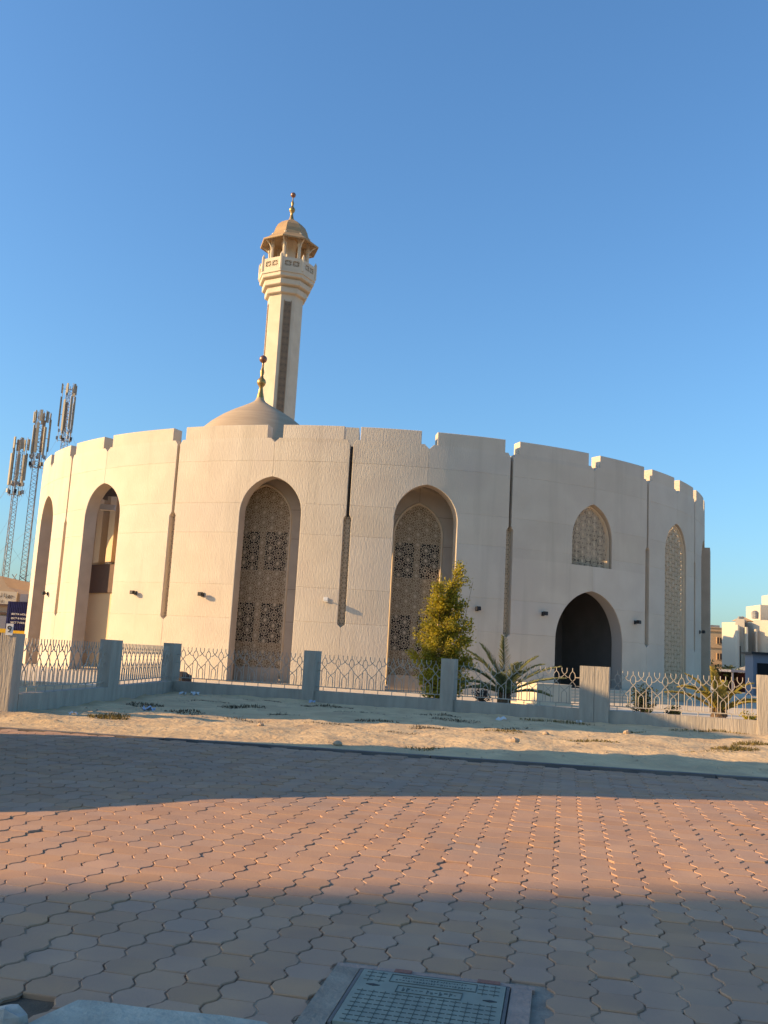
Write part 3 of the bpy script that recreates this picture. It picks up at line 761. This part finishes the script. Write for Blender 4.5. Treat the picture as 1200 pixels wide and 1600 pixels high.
mb = MB(); uvbox(mb, cu-.42, cu+1.22, cv-1.5, cv+.32, -.045, -.013); mb.build('mortar_bed', MORTAR, col)
mb = MB(); uvbox(mb, cu-.165, cu-.018, cv-1.0, cv+.015, -.012, .011); mb.build('mortar', MORTAR, col)
mb = MB(); uvbox(mb, cu-.165, cu+W_+.15, cv+.018, cv+.075, -.04, .010); uvbox(mb, cu+W_+.018, cu+W_+.135, cv-1.0, cv+.012, -.04, .011); mb.build('mortar', M('red_mortar', (.40, .27, .21), (.32, .22, .175), 9, rough=.95, bump=.8, bscale=30), col)
for (a_, b_) in ((.19, .10), (.68, .13)):
    mb = MB(); uvbox(mb, cu+a_, cu+a_+b_, cv+.012, cv+.062, -.03, .019); mb.build('brick_chip', BRICK, col)
# broken slab
mb = MB(); pts = [(-1.58, 4.80), (-1.53, 4.93), (-1.436, 5.126), (-1.343, 5.128), (-1.117, 5.08), (-.667, 5.03), (-.45, 4.98), (-.36, 4.86), (-.3, 4.4), (-1.7, 4.3)]
mb.prism(pts, -.05, .028, lambda p, z: (p[0], p[1], zp(*p)+z+.01)); sb = mb.build('concrete_slab', SLAB)
bv = sb.modifiers.new('bevel', 'BEVEL'); bv.width = .004; bv.segments = 2
tag(sb, 'pale broken concrete slab lying on the paving at bottom left', 'slab')
def rock(name, c, r, mat, label, cat, seed, sq=(1, 1, .6), n=9, group=None):
    rg = random.Random(seed); mb = MB(); vs = []
    for i in range(7):
        th = math.pi*i/6
        for k in range(n):
            t = 2*math.pi*k/n; p = Vector((math.sin(th)*math.cos(t)*sq[0], math.sin(th)*math.sin(t)*sq[1], math.cos(th)*sq[2]))
            p *= r*(1+.35*noise.noise(p*2.1+Vector((seed, 0, 0)))+(rg.uniform(-.06, .06) if 0 < i < 6 else 0)); vs.append(p)
    mb.v = [tuple(p) for p in vs]
    for i in range(6):
        for k in range(n): mb.f.append((i*n+k, (i+1)*n+k, (i+1)*n+(k+1) % n, i*n+(k+1) % n))
    o = mb.build(name, mat); o.location = c; return tag(o, label, cat, group)
rock('rock', (-1.70, 4.83, zp(0, 4.83)+.03), .09, ROCK, 'jagged pale rock at the bottom left corner beside the slab', 'rock', 3, (1.25, .8, .8))

# ------------------------------------------------------------------ sand strip clutter
def sand_at(x, y): return sandz(x, y)
def tuft(x, y, sx, sy, n, h, label, mat=STRAW, seed=1):
    rg = random.Random(seed); mb = MB()
    for k in range(n):
        a = rg.uniform(0, 6.283); r = math.sqrt(rg.random()); px, py = x+math.cos(a)*r*sx, y+math.sin(a)*r*sy
        z = sand_at(px, py)-.01; hh = h*rg.uniform(.3, 1)*(1.1-r*.6); l = rg.uniform(0, 6.283); b = hh*rg.uniform(.3, 1.3); w = .008
        tip = (px+math.cos(l)*b, py+math.sin(l)*b, z+hh); ms = (px+math.cos(l)*b*.4, py+math.sin(l)*b*.4, z+hh*.7)
        nx_, ny_ = -math.sin(l)*w, math.cos(l)*w
        mb.add([(px-nx_, py-ny_, z), (px+nx_, py+ny_, z), (ms[0]+nx_, ms[1]+ny_, ms[2]), (ms[0]-nx_, ms[1]-ny_, ms[2]), tip], [(0, 1, 2, 3), (3, 2, 4)])
    o = tag(mb.build('dry_weed', mat), label, 'weed', 'dry weeds on the sand strip')
    if seed in (18, 27): o['kind'] = 'stuff'
tufts = [(8.0, 20.9, .55, .30, 420, .14, 'yellow green weed tuft on the lit sand at right'), (8.9, 22.3, .45, .3, 300, .15, 'straw coloured weed tuft just behind the big right hand tuft'),
         (4.75, 21.0, .75, .18, 300, .09, 'long flat strip of dry weed in the middle right of the sand'), (1.3, 22.0, .5, .25, 220, .08, 'brown weed patch on lit sand before the second post'),
         (3.0, 21.8, .55, .22, 220, .08, 'dry weed patch right of the second post'), (.1, 23.4, .6, .3, 200, .10, 'dark weed patch on shaded sand left of centre'),
         (-3.6, 26.0, .7, .5, 300, .12, 'dark weed patch near the fence corner'), (-5.9, 24.6, .5, .5, 260, .12, 'dark weed clump at the foot of the side fence'),
         (-1.4, 28.5, .8, .35, 260, .11, 'dark weed patch below the front fence left of centre'), (-5.5, 19.9, .45, .4, 320, .16, 'straw coloured weed heap at the left of the sand strip'),
         (5.3, 27.3, 1.1, .25, 340, .12, 'green weed strip along the foot of the front fence'), (9.6, 26.6, 1.3, .2, 320, .12, 'low green weeds along the fence foot at right'),
         (2.2, 25.4, .7, .3, 220, .1, 'dark weed patch on shaded sand in front of the second post'), (.9, 17.2, .35, .12, 120, .07, 'small weed by the kerb near the middle'),
         (-4.4, 22.3, .5, .4, 200, .1, 'brown weed patch on the left sand'), (-2.2, 24.0, .5, .35, 200, .1, 'brown weed patch on the shaded sand'), (6.6, 24.6, .5, .2, 160, .09, 'thin dry weed in the right sand')]
tufts += [(-4.9, 27.8, .8, .35, 200, .07, 'flat dark debris on the shaded sand below the side fence'), (-3.2, 29.8, .9, .3, 220, .07, 'flat dark debris strip near the fence corner'), (-.3, 25.9, .9, .25, 200, .06, 'flat brown debris strip left of the second post'),
          (-1.0, 21.3, .6, .2, 160, .06, 'short brown debris strip on the lit sand left of centre'), (.6, 20.2, .5, .16, 130, .05, 'thin brown debris line on the lit sand at centre'), (3.4, 23.6, .7, .2, 170, .06, 'thin brown debris line right of centre'),
          (-2.9, 21.4, .6, .25, 160, .06, 'brown debris patch at the left end of the lit sand'), (1.9, 27.4, .8, .2, 200, .08, 'dark debris at the foot of the second post'), (6.9, 19.3, .6, .15, 130, .05, 'faint dry weed line near the kerb at right')]
for i, t in enumerate(tufts): tuft(*t, mat=(DEBRIS if ('dark' in t[6] or 'brown' in t[6]) else STRAW), seed=i+3)
rock('stone', (2.85, 19.2, sand_at(2.85, 19.2)+.05), .14, STONE, 'large tan stone lying on the lit sand', 'stone', 11)
rock('stone', (6.2, 23.1, sand_at(6.2, 23.1)+.03), .09, STONE, 'small tan stone on the right part of the sand', 'stone', 12)
rock('stone', (-.6, 17.0, sand_at(-.6, 17.0)+.03), .09, STONE, 'small stone beside the kerb left of the middle', 'stone', 13)
rock('stone', (4.0, 21.9, sand_at(4, 21.9)+.02), .08, STONE, 'little stone between two dry weed strips', 'stone', 14)
rock('stone', (-2.3, 19.6, sand_at(-2.3, 19.6)+.02), .07, STONE, 'little stone on the left lit sand', 'stone', 15)
mb = MB(); rg = random.Random(5)
for k in range(900):
    x_ = rg.uniform(-9, 13); y_ = rg.uniform(kerb_y(x_)+.3, fence_y(x_)-.2); z_ = sand_at(x_, y_); r = rg.uniform(.006, .03)
    mb.add([(x_-r, y_-r*.7, z_), (x_+r, y_-r*.6, z_), (x_+r*.7, y_+r, z_), (x_-r*.8, y_+r*.8, z_), (x_+r*.1, y_, z_+r*1.1)], [(0, 1, 4), (1, 2, 4), (2, 3, 4), (3, 0, 4)])
tag(mb.build('pebbles', STONE), 'scattered pebbles on the sand strip', kind='stuff')
def litter(x, y, s, mat, label, seed, cat='litter'):
    rg = random.Random(seed); mb = MB(); g = 5; vs = []
    for j in range(g):
        for i in range(g): vs.append((x+(i/(g-1)-.5)*s+rg.uniform(-.2, .2)*s/g, y+(j/(g-1)-.5)*s*.7, sand_at(x, y)+.005+rg.random()*s*.55))
    mb.add(vs, [(j*g+i, j*g+i+1, (j+1)*g+i+1, (j+1)*g+i) for j in range(g-1) for i in range(g-1)])
    tag(mb.build('litter', mat), label, cat, 'litter on the sand strip')
litter(-5.35, 22.6, .30, LITTERB, 'crumpled pale blue bag on the sand before the side fence', 1)
litter(-1.95, 30.0, .20, LITTERB, 'small pale blue scrap at the foot of the fence post', 2)
litter(-5.9, 31.2, .28, LITTER, 'white scrap of plastic near the fence corner', 3)
litter(-6.4, 31.7, .22, LITTER, 'second white scrap right in the fence corner', 4)
litter(6.0, 27.6, .16, LITTER, 'white scrap at the foot of the double fence post', 5)
litter(-6.3, 20.0, .18, LITTER, 'white scrap beside the near left post', 6)
litter(3.6, 26.6, .3, LITTER, 'flattened pale wrapper on the shaded sand by the fence', 7)

# ------------------------------------------------------------------ plants behind the fence
def leaf(mb, p, d, l, w, rg):
    d = d.normalized(); a = d.orthogonal().normalized(); a.rotate(Matrix.Rotation(rg.uniform(0, 6.28), 3, d))
    m = p+d*l*.5; mb.add([p, m+a*w, p+d*l, m-a*w], [(0, 1, 2, 3)])
tr = thing('bushy_tree', 'bushy yellow green tree behind the fence in front of the screened arch', 'tree', (2.65, 38, 0))
rg = random.Random(21)
lobes = [(.62, 0, 5.05, .30, .62), (.45, .1, 4.55, .42, .55), (-.1, -.1, 4.35, .60, .55), (.35, 0, 3.95, .62, .5), (-.25, .2, 3.75, .62, .5), (.75, 0, 3.3, .62, .45), (-.1, -.2, 3.1, .95, .55),
         (-.6, .1, 2.7, .65, .5), (.55, .2, 2.55, .75, .5), (0, -.4, 2.2, 1.0, .55), (-.75, 0, 1.8, .6, .5), (.75, -.1, 1.75, .75, .5), (.1, .1, 1.4, 1.05, .6), (-.4, -.3, .95, .85, .5), (.5, -.2, .9, .85, .5), (0, 0, .5, .9, .4)]
fol = MB(); tw = MB()
for (lx, ly, lz, lr, lh) in lobes:
    for q in range(int(26*lr/.6)):
        v = Vector((rg.gauss(0, 1), rg.gauss(0, 1), rg.gauss(0, 1))).normalized(); f = rg.uniform(.45, 1.08)
        tip = Vector((lx, ly, lz))+Vector((v.x*lr, v.y*lr, v.z*lh))*f
        base = Vector((lx*.35, ly*.35, lz-.55)); dr = (tip-base).normalized()
        if q % 2 == 0: tw.tube([base, base.lerp(tip, .5)+Vector((0, 0, -.05)), tip], [.014, .009, .004], 3, cap=False)
        for k in range(46):
            t = rg.uniform(0, .5); p = tip-dr*t*.7+Vector((rg.gauss(0, .085), rg.gauss(0, .085), rg.gauss(0, .085)))
            leaf(fol, p, dr*.6+Vector((rg.gauss(0, .6), rg.gauss(0, .6), rg.uniform(-.5, .6))), rg.uniform(.08, .145), rg.uniform(.02, .036), rg)
tw.tube([(.85, 0, 3.2), (1.0, 0, 4.1), (1.15, 0, 4.9)], [.012, .008, .004], 4)
for k in range(14): leaf(fol, Vector((1.08, 0, 4.7))+Vector((rg.gauss(0, .05), rg.gauss(0, .05), rg.gauss(0, .12))), Vector((rg.gauss(0, 1), 0, rg.gauss(0, 1))), .08, .02, rg)
fol.build('foliage', LEAF, tr)
tw.tube([(0, 0, 0), (.02, 0, 1.2), (.1, 0, 2.6), (.3, 0, 4.0), (.55, 0, 5.0)], [.08, .065, .05, .03, .01], 7); tw.tube([(.05, 0, .7), (-.25, .1, 1.8), (-.4, .1, 2.9)], [.05, .03, .01], 6); tw.tube([(.05, 0, .6), (.4, -.1, 1.6), (.7, 0, 3.0)], [.05, .03, .01], 6)
tw.build('trunk', BARK, tr)
def palm(x, y, fronds, mat, label, h0=.55, ll=.42):
    p = thing('palm', label, 'palm', (x, y, 0)); rg = random.Random(int(x*10))
    mb = MB(); mb.lathe([(.20, 0), (.26, .15), (.24, .35), (.15, h0)], (0, 0, 0), 9)
    for k in range(22):
        t = k*2.4; z = .08+k*.022; mb.box((math.cos(t)*.22, math.sin(t)*.22, z), (.1, .06, .14), t)
    mb.build('trunk', BARK, p)
    for (az, el, L_, bend) in fronds:
        mb = MB(); n = 12; pts = []; pos = Vector((0, 0, h0*.85)); e = el; ca, sa = math.cos(R_(az)), math.sin(R_(az))
        for k in range(n+1):
            pts.append(pos.copy()); e_ = R_(el-bend*(k/n)**1.3); pos = pos+Vector((ca*math.cos(e_), sa*math.cos(e_), math.sin(e_)))*L_/n
        mb.tube(pts, [lerp(.022, .006, k/n) for k in range(n+1)], 4)
        for k in range(3, n*6):
            t = k/(n*6); i = min(int(t*n), n-1); q = pts[i].lerp(pts[i+1], t*n-i); d = (pts[i+1]-pts[i]).normalized()
            sd = d.cross(Vector((0, 0, 1))).normalized(); up = sd.cross(d); l = ll*(1.0 if t < .55 else 1.0-(t-.55)*1.3)*min(1, .35+t*2.2)
            for s_ in (-1, 1):
                dr = (d*1.0+sd*s_*.85+up*.28+Vector((rg.gauss(0, .09), rg.gauss(0, .09), rg.gauss(0, .09)))).normalized(); w = up.lerp(d, .3)*.03
                mb.add([q-w, q+w, q+dr*l*.6+w*.8-Vector((0, 0, .01)), q+dr*l-Vector((0, 0, .05*l)), q+dr*l*.6-w*.8-Vector((0, 0, .01))], [(0, 1, 2, 3, 4)])
        mb.build('frond', mat, p)
fr1 = [(172, 62, 2.35, 40), (95, 84, 2.3, 12), (185, 48, 2.3, 55), (8, 42, 2.5, 35), (352, 30, 2.4, 30), (25, 55, 2.2, 50), (200, 30, 1.9, 45), (160, 20, 1.7, 40), (250, 50, 1.9, 60), (290, 55, 1.9, 60), (330, 18, 1.9, 40),
       (60, 60, 2.0, 50), (130, 60, 2.1, 50), (225, 25, 1.6, 40), (275, 25, 1.5, 40), (10, 66, 2.0, 40), (145, 72, 2.2, 30)]
palm(5.0, 36.3, fr1, PALMM, 'young green date palm behind the fence between the tree and stone box')
palm(11.55, 31.6, [(175, 40, 1.9, 50), (160, 70, 1.7, 50), (90, 80, 1.7, 30), (20, 60, 1.8, 55), (0, 35, 1.7, 50), (220, 55, 1.6, 70), (280, 60, 1.5, 70), (320, 45, 1.5, 60), (190, 62, 1.8, 80), (120, 55, 1.6, 60), (60, 65, 1.6, 50)], PALMY, 'small yellowing palm behind the right end of the fence', .42, .32)
def shrub(x, y, r, h, n, mat, label, seed, name='shrub', cat='shrub', ls=.1):
    rg = random.Random(seed); s_ = thing(name, label, cat, (x, y, 0)); mb = MB(); tw = MB()
    for q in range(n):
        a = rg.uniform(0, 6.283); e = rg.uniform(.3, 1.0); rr = r*rg.uniform(.2, 1); tip = Vector((math.cos(a)*rr, math.sin(a)*rr, h*e))
        tw.tube([(0, 0, 0), (tip.x*.4, tip.y*.4, tip.z*.6), tip], [.012, .008, .003], 3, cap=False)
        for k in range(16):
            p = tip*rg.uniform(.45, 1.02)+Vector((rg.gauss(0, .05), rg.gauss(0, .05), rg.gauss(0, .05))); leaf(mb, p, Vector((rg.gauss(0, 1), rg.gauss(0, 1), rg.uniform(-.2, 1))), ls*rg.uniform(.7, 1.3), ls*.28, rg)
    mb.build('foliage', mat, s_); tw.build('stems', BARK, s_)
shrub(9.25, 32.5, .55, 1.25, 46, LEAFD, 'dark slender shrub behind the fence right of the double post', 2)
shrub(10.3, 32.5, .35, .55, 20, LEAFD, 'low dark plant beside the slender shrub', 3)
shrub(13.1, 32.5, .6, .45, 26, LEAF, 'low green plant at the foot of the yellowing palm', 4)
shrub(3.9, 34.0, .4, .9, 22, BIN, 'withered dark shrub just right of the second fence post', 5)
for i, (x, y, r, h) in enumerate([(36, 108, 3.2, 3.4), (40.5, 110, 2.6, 3.0), (44.5, 112, 2.4, 2.2)]):
    shrub(x, y, r, h, 130, LEAFD, ['dark hedge bush directly right of the round building', 'dark hedge bush behind the right hand fence', 'lower dark hedge bush farther right'][i], 30+i, 'hedge_bush', 'bush', .35)
shrub(44.0, 92, 2.2, 2.6, 120, LEAF, 'olive green bush in front of the blue grey booth', 40, 'hedge_bush', 'bush', .3)
# stone box
bxo = thing('stone_planter', 'low cream stone box behind the fence left of the entrance', 'planter', (7.35, 40.9, 0), R_(24))
MB().box((0, 0, .44), (1.75, 1.55, .88)).build('box_body', CREAM, bxo); MB().box((0, 0, .02), (2.2, 1.9, .08)).build('base_slab', CREAM, bxo)
mb = MB(); mb.box((0, 0, .885), (1.79, 1.59, .05)); mb.build('coping', CREAM, bxo)
rock('rubbish_heap', (-8.9, 43.5, .18), .45, BIN, 'small dark heap against the base of the sunlit wall', 'heap', 8, (1.2, .8, .7))

# ------------------------------------------------------------------ masts
def mast(x, y, top, a0, name_lab, wid=.8, seed=1, cluster=1.15):
    m = thing('antenna_mast', name_lab, 'antenna mast', (x, y, 0), R_(seed*37), 'mobile phone masts on the left'); rg = random.Random(seed)
    legs = [Vector((math.cos(t), math.sin(t)))*wid/math.sqrt(3) for t in (0, 2.094, 4.189)]
    mb = MB()
    for l in legs: mb.tube([(l.x, l.y, 0), (l.x, l.y, top)], .045, 5)
    z = 0
    while z < top-1:
        for i in range(3):
            a, b = legs[i], legs[(i+1) % 3]; mb.tube([(a.x, a.y, z), (b.x, b.y, z+.5)], .028, 3, False); mb.tube([(b.x, b.y, z+.5), (a.x, a.y, z+1)], .028, 3, False)
        z += 1
    mb.build('lattice_tower', RUST, m)
    for k in range(6):
        t = k*math.pi/3+.3; r = cluster*(1 if k % 2 else .75); z0 = a0+(top-a0)*rg.uniform(.2, .35); h = (top-a0)*rg.uniform(.42, .55)
        mb = MB(); mb.box((r*math.cos(t), r*math.sin(t), z0+h/2), (.16, .34, h), t); mb.build('antenna_panel', ANT, m)
        mb = MB(); mb.box((r*math.cos(t+.25), r*math.sin(t+.25), top-.7), (.15, .30, 1.5), t); mb.build('antenna_panel', ANT, m)
        mb = MB(); mb.tube([(r*.9*math.cos(t), r*.9*math.sin(t), a0+.3), (r*.9*math.cos(t), r*.9*math.sin(t), top+.25*rg.random())], .045, 5)
        for zz in (a0+.5, z0+h*.4, top-.7): mb.tube([(0, 0, zz), (r*.9*math.cos(t), r*.9*math.sin(t), zz)], .04, 4)
        mb.build('mounting_pipe', STEEL, m)
        mb = MB(); mb.box((r*1.0*math.cos(t), r*1.0*math.sin(t), a0+.9), (.26, .34, .5), t); mb.build('radio_unit', STEEL if k % 2 else BLACK, m)
        mb = MB(); mb.box((r*.85*math.cos(t+.4), r*.85*math.sin(t+.4), a0+2.0), (.22, .3, .45), t); mb.build('radio_unit', STEEL, m)
    mb = MB()
    for k in range(3):
        t = k*2.094+.2
        for zz in (top*.5, top*.85): mb.tube([(0, 0, zz), (math.cos(t)*top*.45, math.sin(t)*top*.45, 0)], .014, 3, False)
    mb.build('guy_wires', STEEL, m)
    if seed == 2:
        mb = MB(); mb.lathe([(1.5, 8.6), (1.5, 8.75)], (0, 0, 0), 6); mb.build('platform', STEEL, m)
        mb = MB()
        for k in range(6): mb.tube([(1.45*math.cos(k*1.047), 1.45*math.sin(k*1.047), 8.7), (1.45*math.cos(k*1.047+1.047), 1.45*math.sin(k*1.047+1.047), 9.7)], .05, 4)
        mb.build('platform_rail', STEEL, m)
mast(-48.4, 120, 27.6, 19.6, 'leftmost and lowest antenna mast with pale panels', .78, 1, 1.05)
mast(-45.95, 120, 31.4, 23.4, 'middle antenna mast standing clear left of the round building', .85, 2, 1.15)
mast(-49.75, 140, 40.9, 31.5, 'tallest antenna mast rising from behind the round wall', .95, 3, 1.2)

# ------------------------------------------------------------------ left background
sh = thing('shop_building', 'beige gabled shop building with an Arabic sign at the left edge', 'shop building', (-28.5, 70, 0))
mb = MB(); mb.prism([(-7, 0), (2.2, 0), (2.2, 4.55), (.6, 5.35), (0, 6.15), (-4, 6.15), (-7, 6.15)], 0, 8, lambda p, z: (p[0], z, p[1])); mb.build('wall', BEIGE, sh)
mb = MB(); mb.box((-1.8, -.1, 4.55), (6.4, .2, .95)); mb.build('sign_board', VILLA, sh)
text('\uFEDD\uFE8E\uFE98\uFEB4\uFBFF\uFE92\uFEDF \uFE8E\uFEB0\uFEEC\uFE9F', .42, 'sign_lettering', WINB, sh, (.1, -.22, 4.72), (R_(90), 0, 0))
text('\uFE8E\uFEE8\uFEDF', .3, 'sign_lettering', WINB, sh, (.3, -.22, 4.28), (R_(90), 0, 0))
mb = MB(); mb.box((-1.5, -.12, 4.0), (6.8, .3, .1)); mb.build('ledge', BROWN, sh)
mb = MB(); mb.box((-1.5, -.15, 2.5), (6.4, .1, 1.4)); mb.build('window_band', GREYB, sh)
mb = MB(); mb.box((-1.5, -.12, 3.4), (6.8, .2, .12)); mb.build('ledge', BROWN, sh)
ks = thing('blue_kiosk', 'navy ribbed kiosk panel with three rows of white lettering', 'kiosk', (-25.35, 66, -.16)); ks.scale = (1.1, 1.1, 1.1)
MB().box((0, .6, 2.95), (1.5, 1.2, 1.95)).build('body', BLUE, ks); MB().box((0, .6, .98), (1.4, 1.1, 1.96)).build('base', BEIGE, ks)
for k in range(12): MB().box((-.62+k*.113, -.02, 2.95), (.05, .05, 1.9)).build('rib', BLUE, ks)
MB().box((.15, -.07, 1.98), (1.9, .14, .2)).build('yellow_stripe', YELLOW, ks)
MB().box((.2, -.05, 1.78), (1.7, .12, .16)).build('dark_stripe', BLACK, ks)
for k, s_ in enumerate(('BECTA HOUR', 'SECT 8 HOUR', 'SECT 7 HOUR')): text(s_, .17, 'lettering', WHITE, ks, (.1, -.06, 3.12-k*.27), (R_(90), 0, 0), .01)
MB().box((.1, .6, 4.2), (.5, .5, .5)).build('roof_unit', GREYB, ks)
fc = thing('yellow_fascia', 'yellow fascia band of a filling station at the left edge', 'fascia', (-27, 62, 0))
MB().box((0, 0, 2.05), (5.2, .5, .26)).build('band', YELLOW, fc); MB().box((0, .1, 1.82), (5.2, .4, .2)).build('under_band', BROWN, fc); MB().box((-1.4, .2, .86), (.3, .3, 1.72)).build('column', BEIGE, fc); MB().box((1.9, .2, .86), (.3, .3, 1.72)).build('column', BEIGE, fc)
b_ = thing('tan_block', 'plain tan block behind the masts at the left', 'building', (-33.2, 95, 0)); MB().box((0, 4, 3.6), (4.5, 8, 7.2)).build('wall', BEIGE, b_); MB().box((0, 4, 7.28), (4.7, 8.2, .2)).build('coping', BEIGE, b_)

# ------------------------------------------------------------------ right background
pb = thing('peach_apartment_block', 'peach apartment block with dark windows beside the round building', 'apartment block', (62.0, 172, 0))
MB().box((-1.0, 6, 5.2), (7.0, 12, 10.4)).build('wall', PEACH, pb)
for k, z in enumerate((2.2, 5.3, 8.2)):
    for xx in (-2.8, .95):
        f = MB().box((xx, -.06, z), (1.0, .2, 1.25)).build('window', PEACH, pb); g_ = MB().box((xx, -.13, z), (.86, .12, 1.1)).build('pane', WINB, f); MB().box((xx, -.22, z), (.05, .06, 1.1)).build('mullion', PEACH, f)
for z in (3.9, 6.9, 9.9): MB().box((-1.0, -.06, z), (7.1, .24, .14)).build('string_course', PEACH, pb)
MB().box((-1, 6, 10.5), (7.2, 12.2, .16)).build('coping', PEACH, pb); MB().box((.6, 2, 10.8), (1.8, 1.5, .5)).build('roof_unit', STEEL, pb)
vl = thing('white_villa', 'white villa with tall vertical fins half in shade at the right edge', 'villa', (0, 0, 0))
segs = [(55.7, 151, 56.9, 148.4, 10.35), (56.9, 148.4, 58.2, 148.0, 10.9), (58.2, 148.0, 59.2, 150.5, 10.6), (59.2, 150.5, 60.0, 149.0, 10.5), (60.0, 149.0, 61.9, 147.6, 10.9), (61.9, 147.6, 66.5, 146.0, 11.4)]
for k, (xa, ya, xb, yb, h) in enumerate(segs):
    mb = MB(); mb.prism([(xa, ya), (xb, yb), (xb+4.2, yb+9), (xa+4.2, ya+9)], 0, h); mb.build('wall_bay', VILLA, vl)
for (xc, yc, w, z0, z1) in ((57.3, 147.95, .4, 3.4, 6.6), (58.75, 149.3, .45, 3.4, 6.4), (60.55, 148.2, .32, 3.3, 4.6), (61.25, 147.7, .32, 3.3, 4.6), (63.2, 146.8, .5, 6.2, 8.2)):
    f = MB().box((xc, yc+.35, (z0+z1)/2), (w+.14, .8, z1-z0+.14)).build('window', VILLA, vl); MB().box((xc, yc-.08, (z0+z1)/2), (w, .1, z1-z0)).build('pane', GLASS, f)
for (xc, yc, h) in ((58.2, 147.6, 9.6), (60.0, 148.4, 9.4), (61.9, 147.0, 10.2), (57.0, 148.0, 9.9)): MB().box((xc, yc, h/2), (.28, 1.3, h)).build('fin', VILLA, vl)
MB().box((64.5, 156, 12.4), (3.4, 6, 2.6)).build('roof_room', VILLA, vl); MB().box((67, 156, 14), (3, 6, 3.4)).build('roof_room', VILLA, vl)
mb = MB(); mb.lathe([(.55, 11.3), (.6, 12.3), (.3, 12.6)], (61.5, 152, 0), 10); mb.build('water_tank', STEEL, vl)
MB().box((58.6, 150.5, 11.1), (.8, .7, .6)).build('roof_unit', STEEL, vl)
mb = MB(); mb.lathe([(1.9, 10.9), (.1, 11.7)], (60.2, 154, 0), 4, .78); mb.build('roof_hip', PEACH, vl)
gw = thing('garden_wall', 'grey garden wall with a curved top below the white villa', 'garden wall', (0, 0, 0))
mb = MB()
pts = [(50, 2.2), (54, 2.3)]+[(54+k*.4, 2.3+1.2*math.sin(math.pi/2*k/10)) for k in range(1, 11)]+[(64, 3.5)]
mb.prism([(50, 0)]+pts+[(64, 0)], 0, .4, lambda p, z: (p[0]-2, 141-p[0]*.05+z, p[1])); mb.build('wall', VILLA, gw)
bo = thing('blue_booth', 'blue grey flat roofed booth at the right edge', 'booth', (38.1, 92, 0))
MB().box((0, 1, 2.0), (2.2, 2, 4.0)).build('body', GREYB, bo); MB().box((-.1, .9, 4.1), (2.6, 2.6, .22)).build('roof', BLACK, bo); MB().box((-.05, -.05, 2.4), (1.3, .12, 1.5)).build('window', GLASS, bo); MB().box((-.7, -.06, 1.0), (.25, .12, 1.8)).build('pillar', VILLA, bo)
cp = thing('car_shelter', 'low dark red car shelter beyond the right hand fence', 'shelter', (42.5, 105, 0))
MB().box((1, 2, 2.35), (7.5, 4, .25)).build('roof', GREYB, cp)
MB().box((1, 4, 1.1), (7.3, .2, 2.2)).build('back_wall', DRED, cp)
for xx in (-2.5, 1, 4.5): MB().box((xx, .2, 1.15), (.16, .16, 2.3)).build('column', GREYB, cp)

# ------------------------------------------------------------------ unseen casters added for the shadows, off to the left and behind the mosque
so_ = thing('fence_shade_block', 'added long flat block, unseen beyond the left edge, shading the fence', 'building', (-20, 19.3, 0), gam)  # added unseen block, sized for the shade it throws on the fence
MB().box((-5, 8.1, 5.5), (10, 16.2, 11.0)).build('wall', BEIGE, so_)
MB().box((-5, 8.1, 11.02), (10.1, 16.3, .12)).build('coping', BEIGE, so_)
vn = thing('shadow_van', 'added van shape, unseen beyond the left edge, shading the paving', 'van', (-8.6, 12.1, zp(0, 12)))  # added out of view, its profile stretched to shape the paving shadow
prof = [(-3.1, .4), (-3.15, 1.0), (-2.9, 1.45), (-1.9, 2.1), (-1.45, 2.8), (-1.1, 3.6), (-.9, 5.8), (3.35, 5.8), (3.45, 5.7), (3.5, .4)]
mb = MB(); mb.prism(prof, -.95, .95, lambda p, z: (z, p[0], p[1]+.05)); b0 = mb.build('body', WHITE, vn)
for s_ in (-1, 1):
    for yy in (-2.0, 1.9):
        mb = MB(); w0 = [(.38*math.cos(k*.5236), .38*math.sin(k*.5236)) for k in range(12)]; mb.prism(w0, -.12, .12, lambda p, z: (z+s_*.88, p[0]+yy, p[1]+.38)); mb.build('wheel', BLACK, vn)
    mb = MB(); mb.box((s_*.953, -.6, 1.65), (.02, 1.0, .5)); mb.build('side_window', GLASS, vn)
v2 = thing('paving_shade_block', 'added tall block, unseen far to the left, shading the near paving', 'villa', (-78, -5.2, 0), gam+.03)  # unseen mass added far off to shade the near paving softly
MB().box((-9, -14.2, 18), (18, 28.4, 36)).build('wall', BEIGE, v2)
v3 = thing('stepped_shade_block', 'added stepped block, unseen behind the round building, shading the white villa', 'villa', (34, 143, 0))  # added out of sight to throw stepped shade over the white villa
for (yy, h) in ((-4, 13), (-1.5, 15.2), (1.0, 16), (3.5, 14.8), (6.0, 13.2), (8.5, 12.0), (11.0, 11.0), (13.5, 10.2)): MB().box((0, yy, h/2), (8, 2.5, h)).build('wall_bay', VILLA, v3)
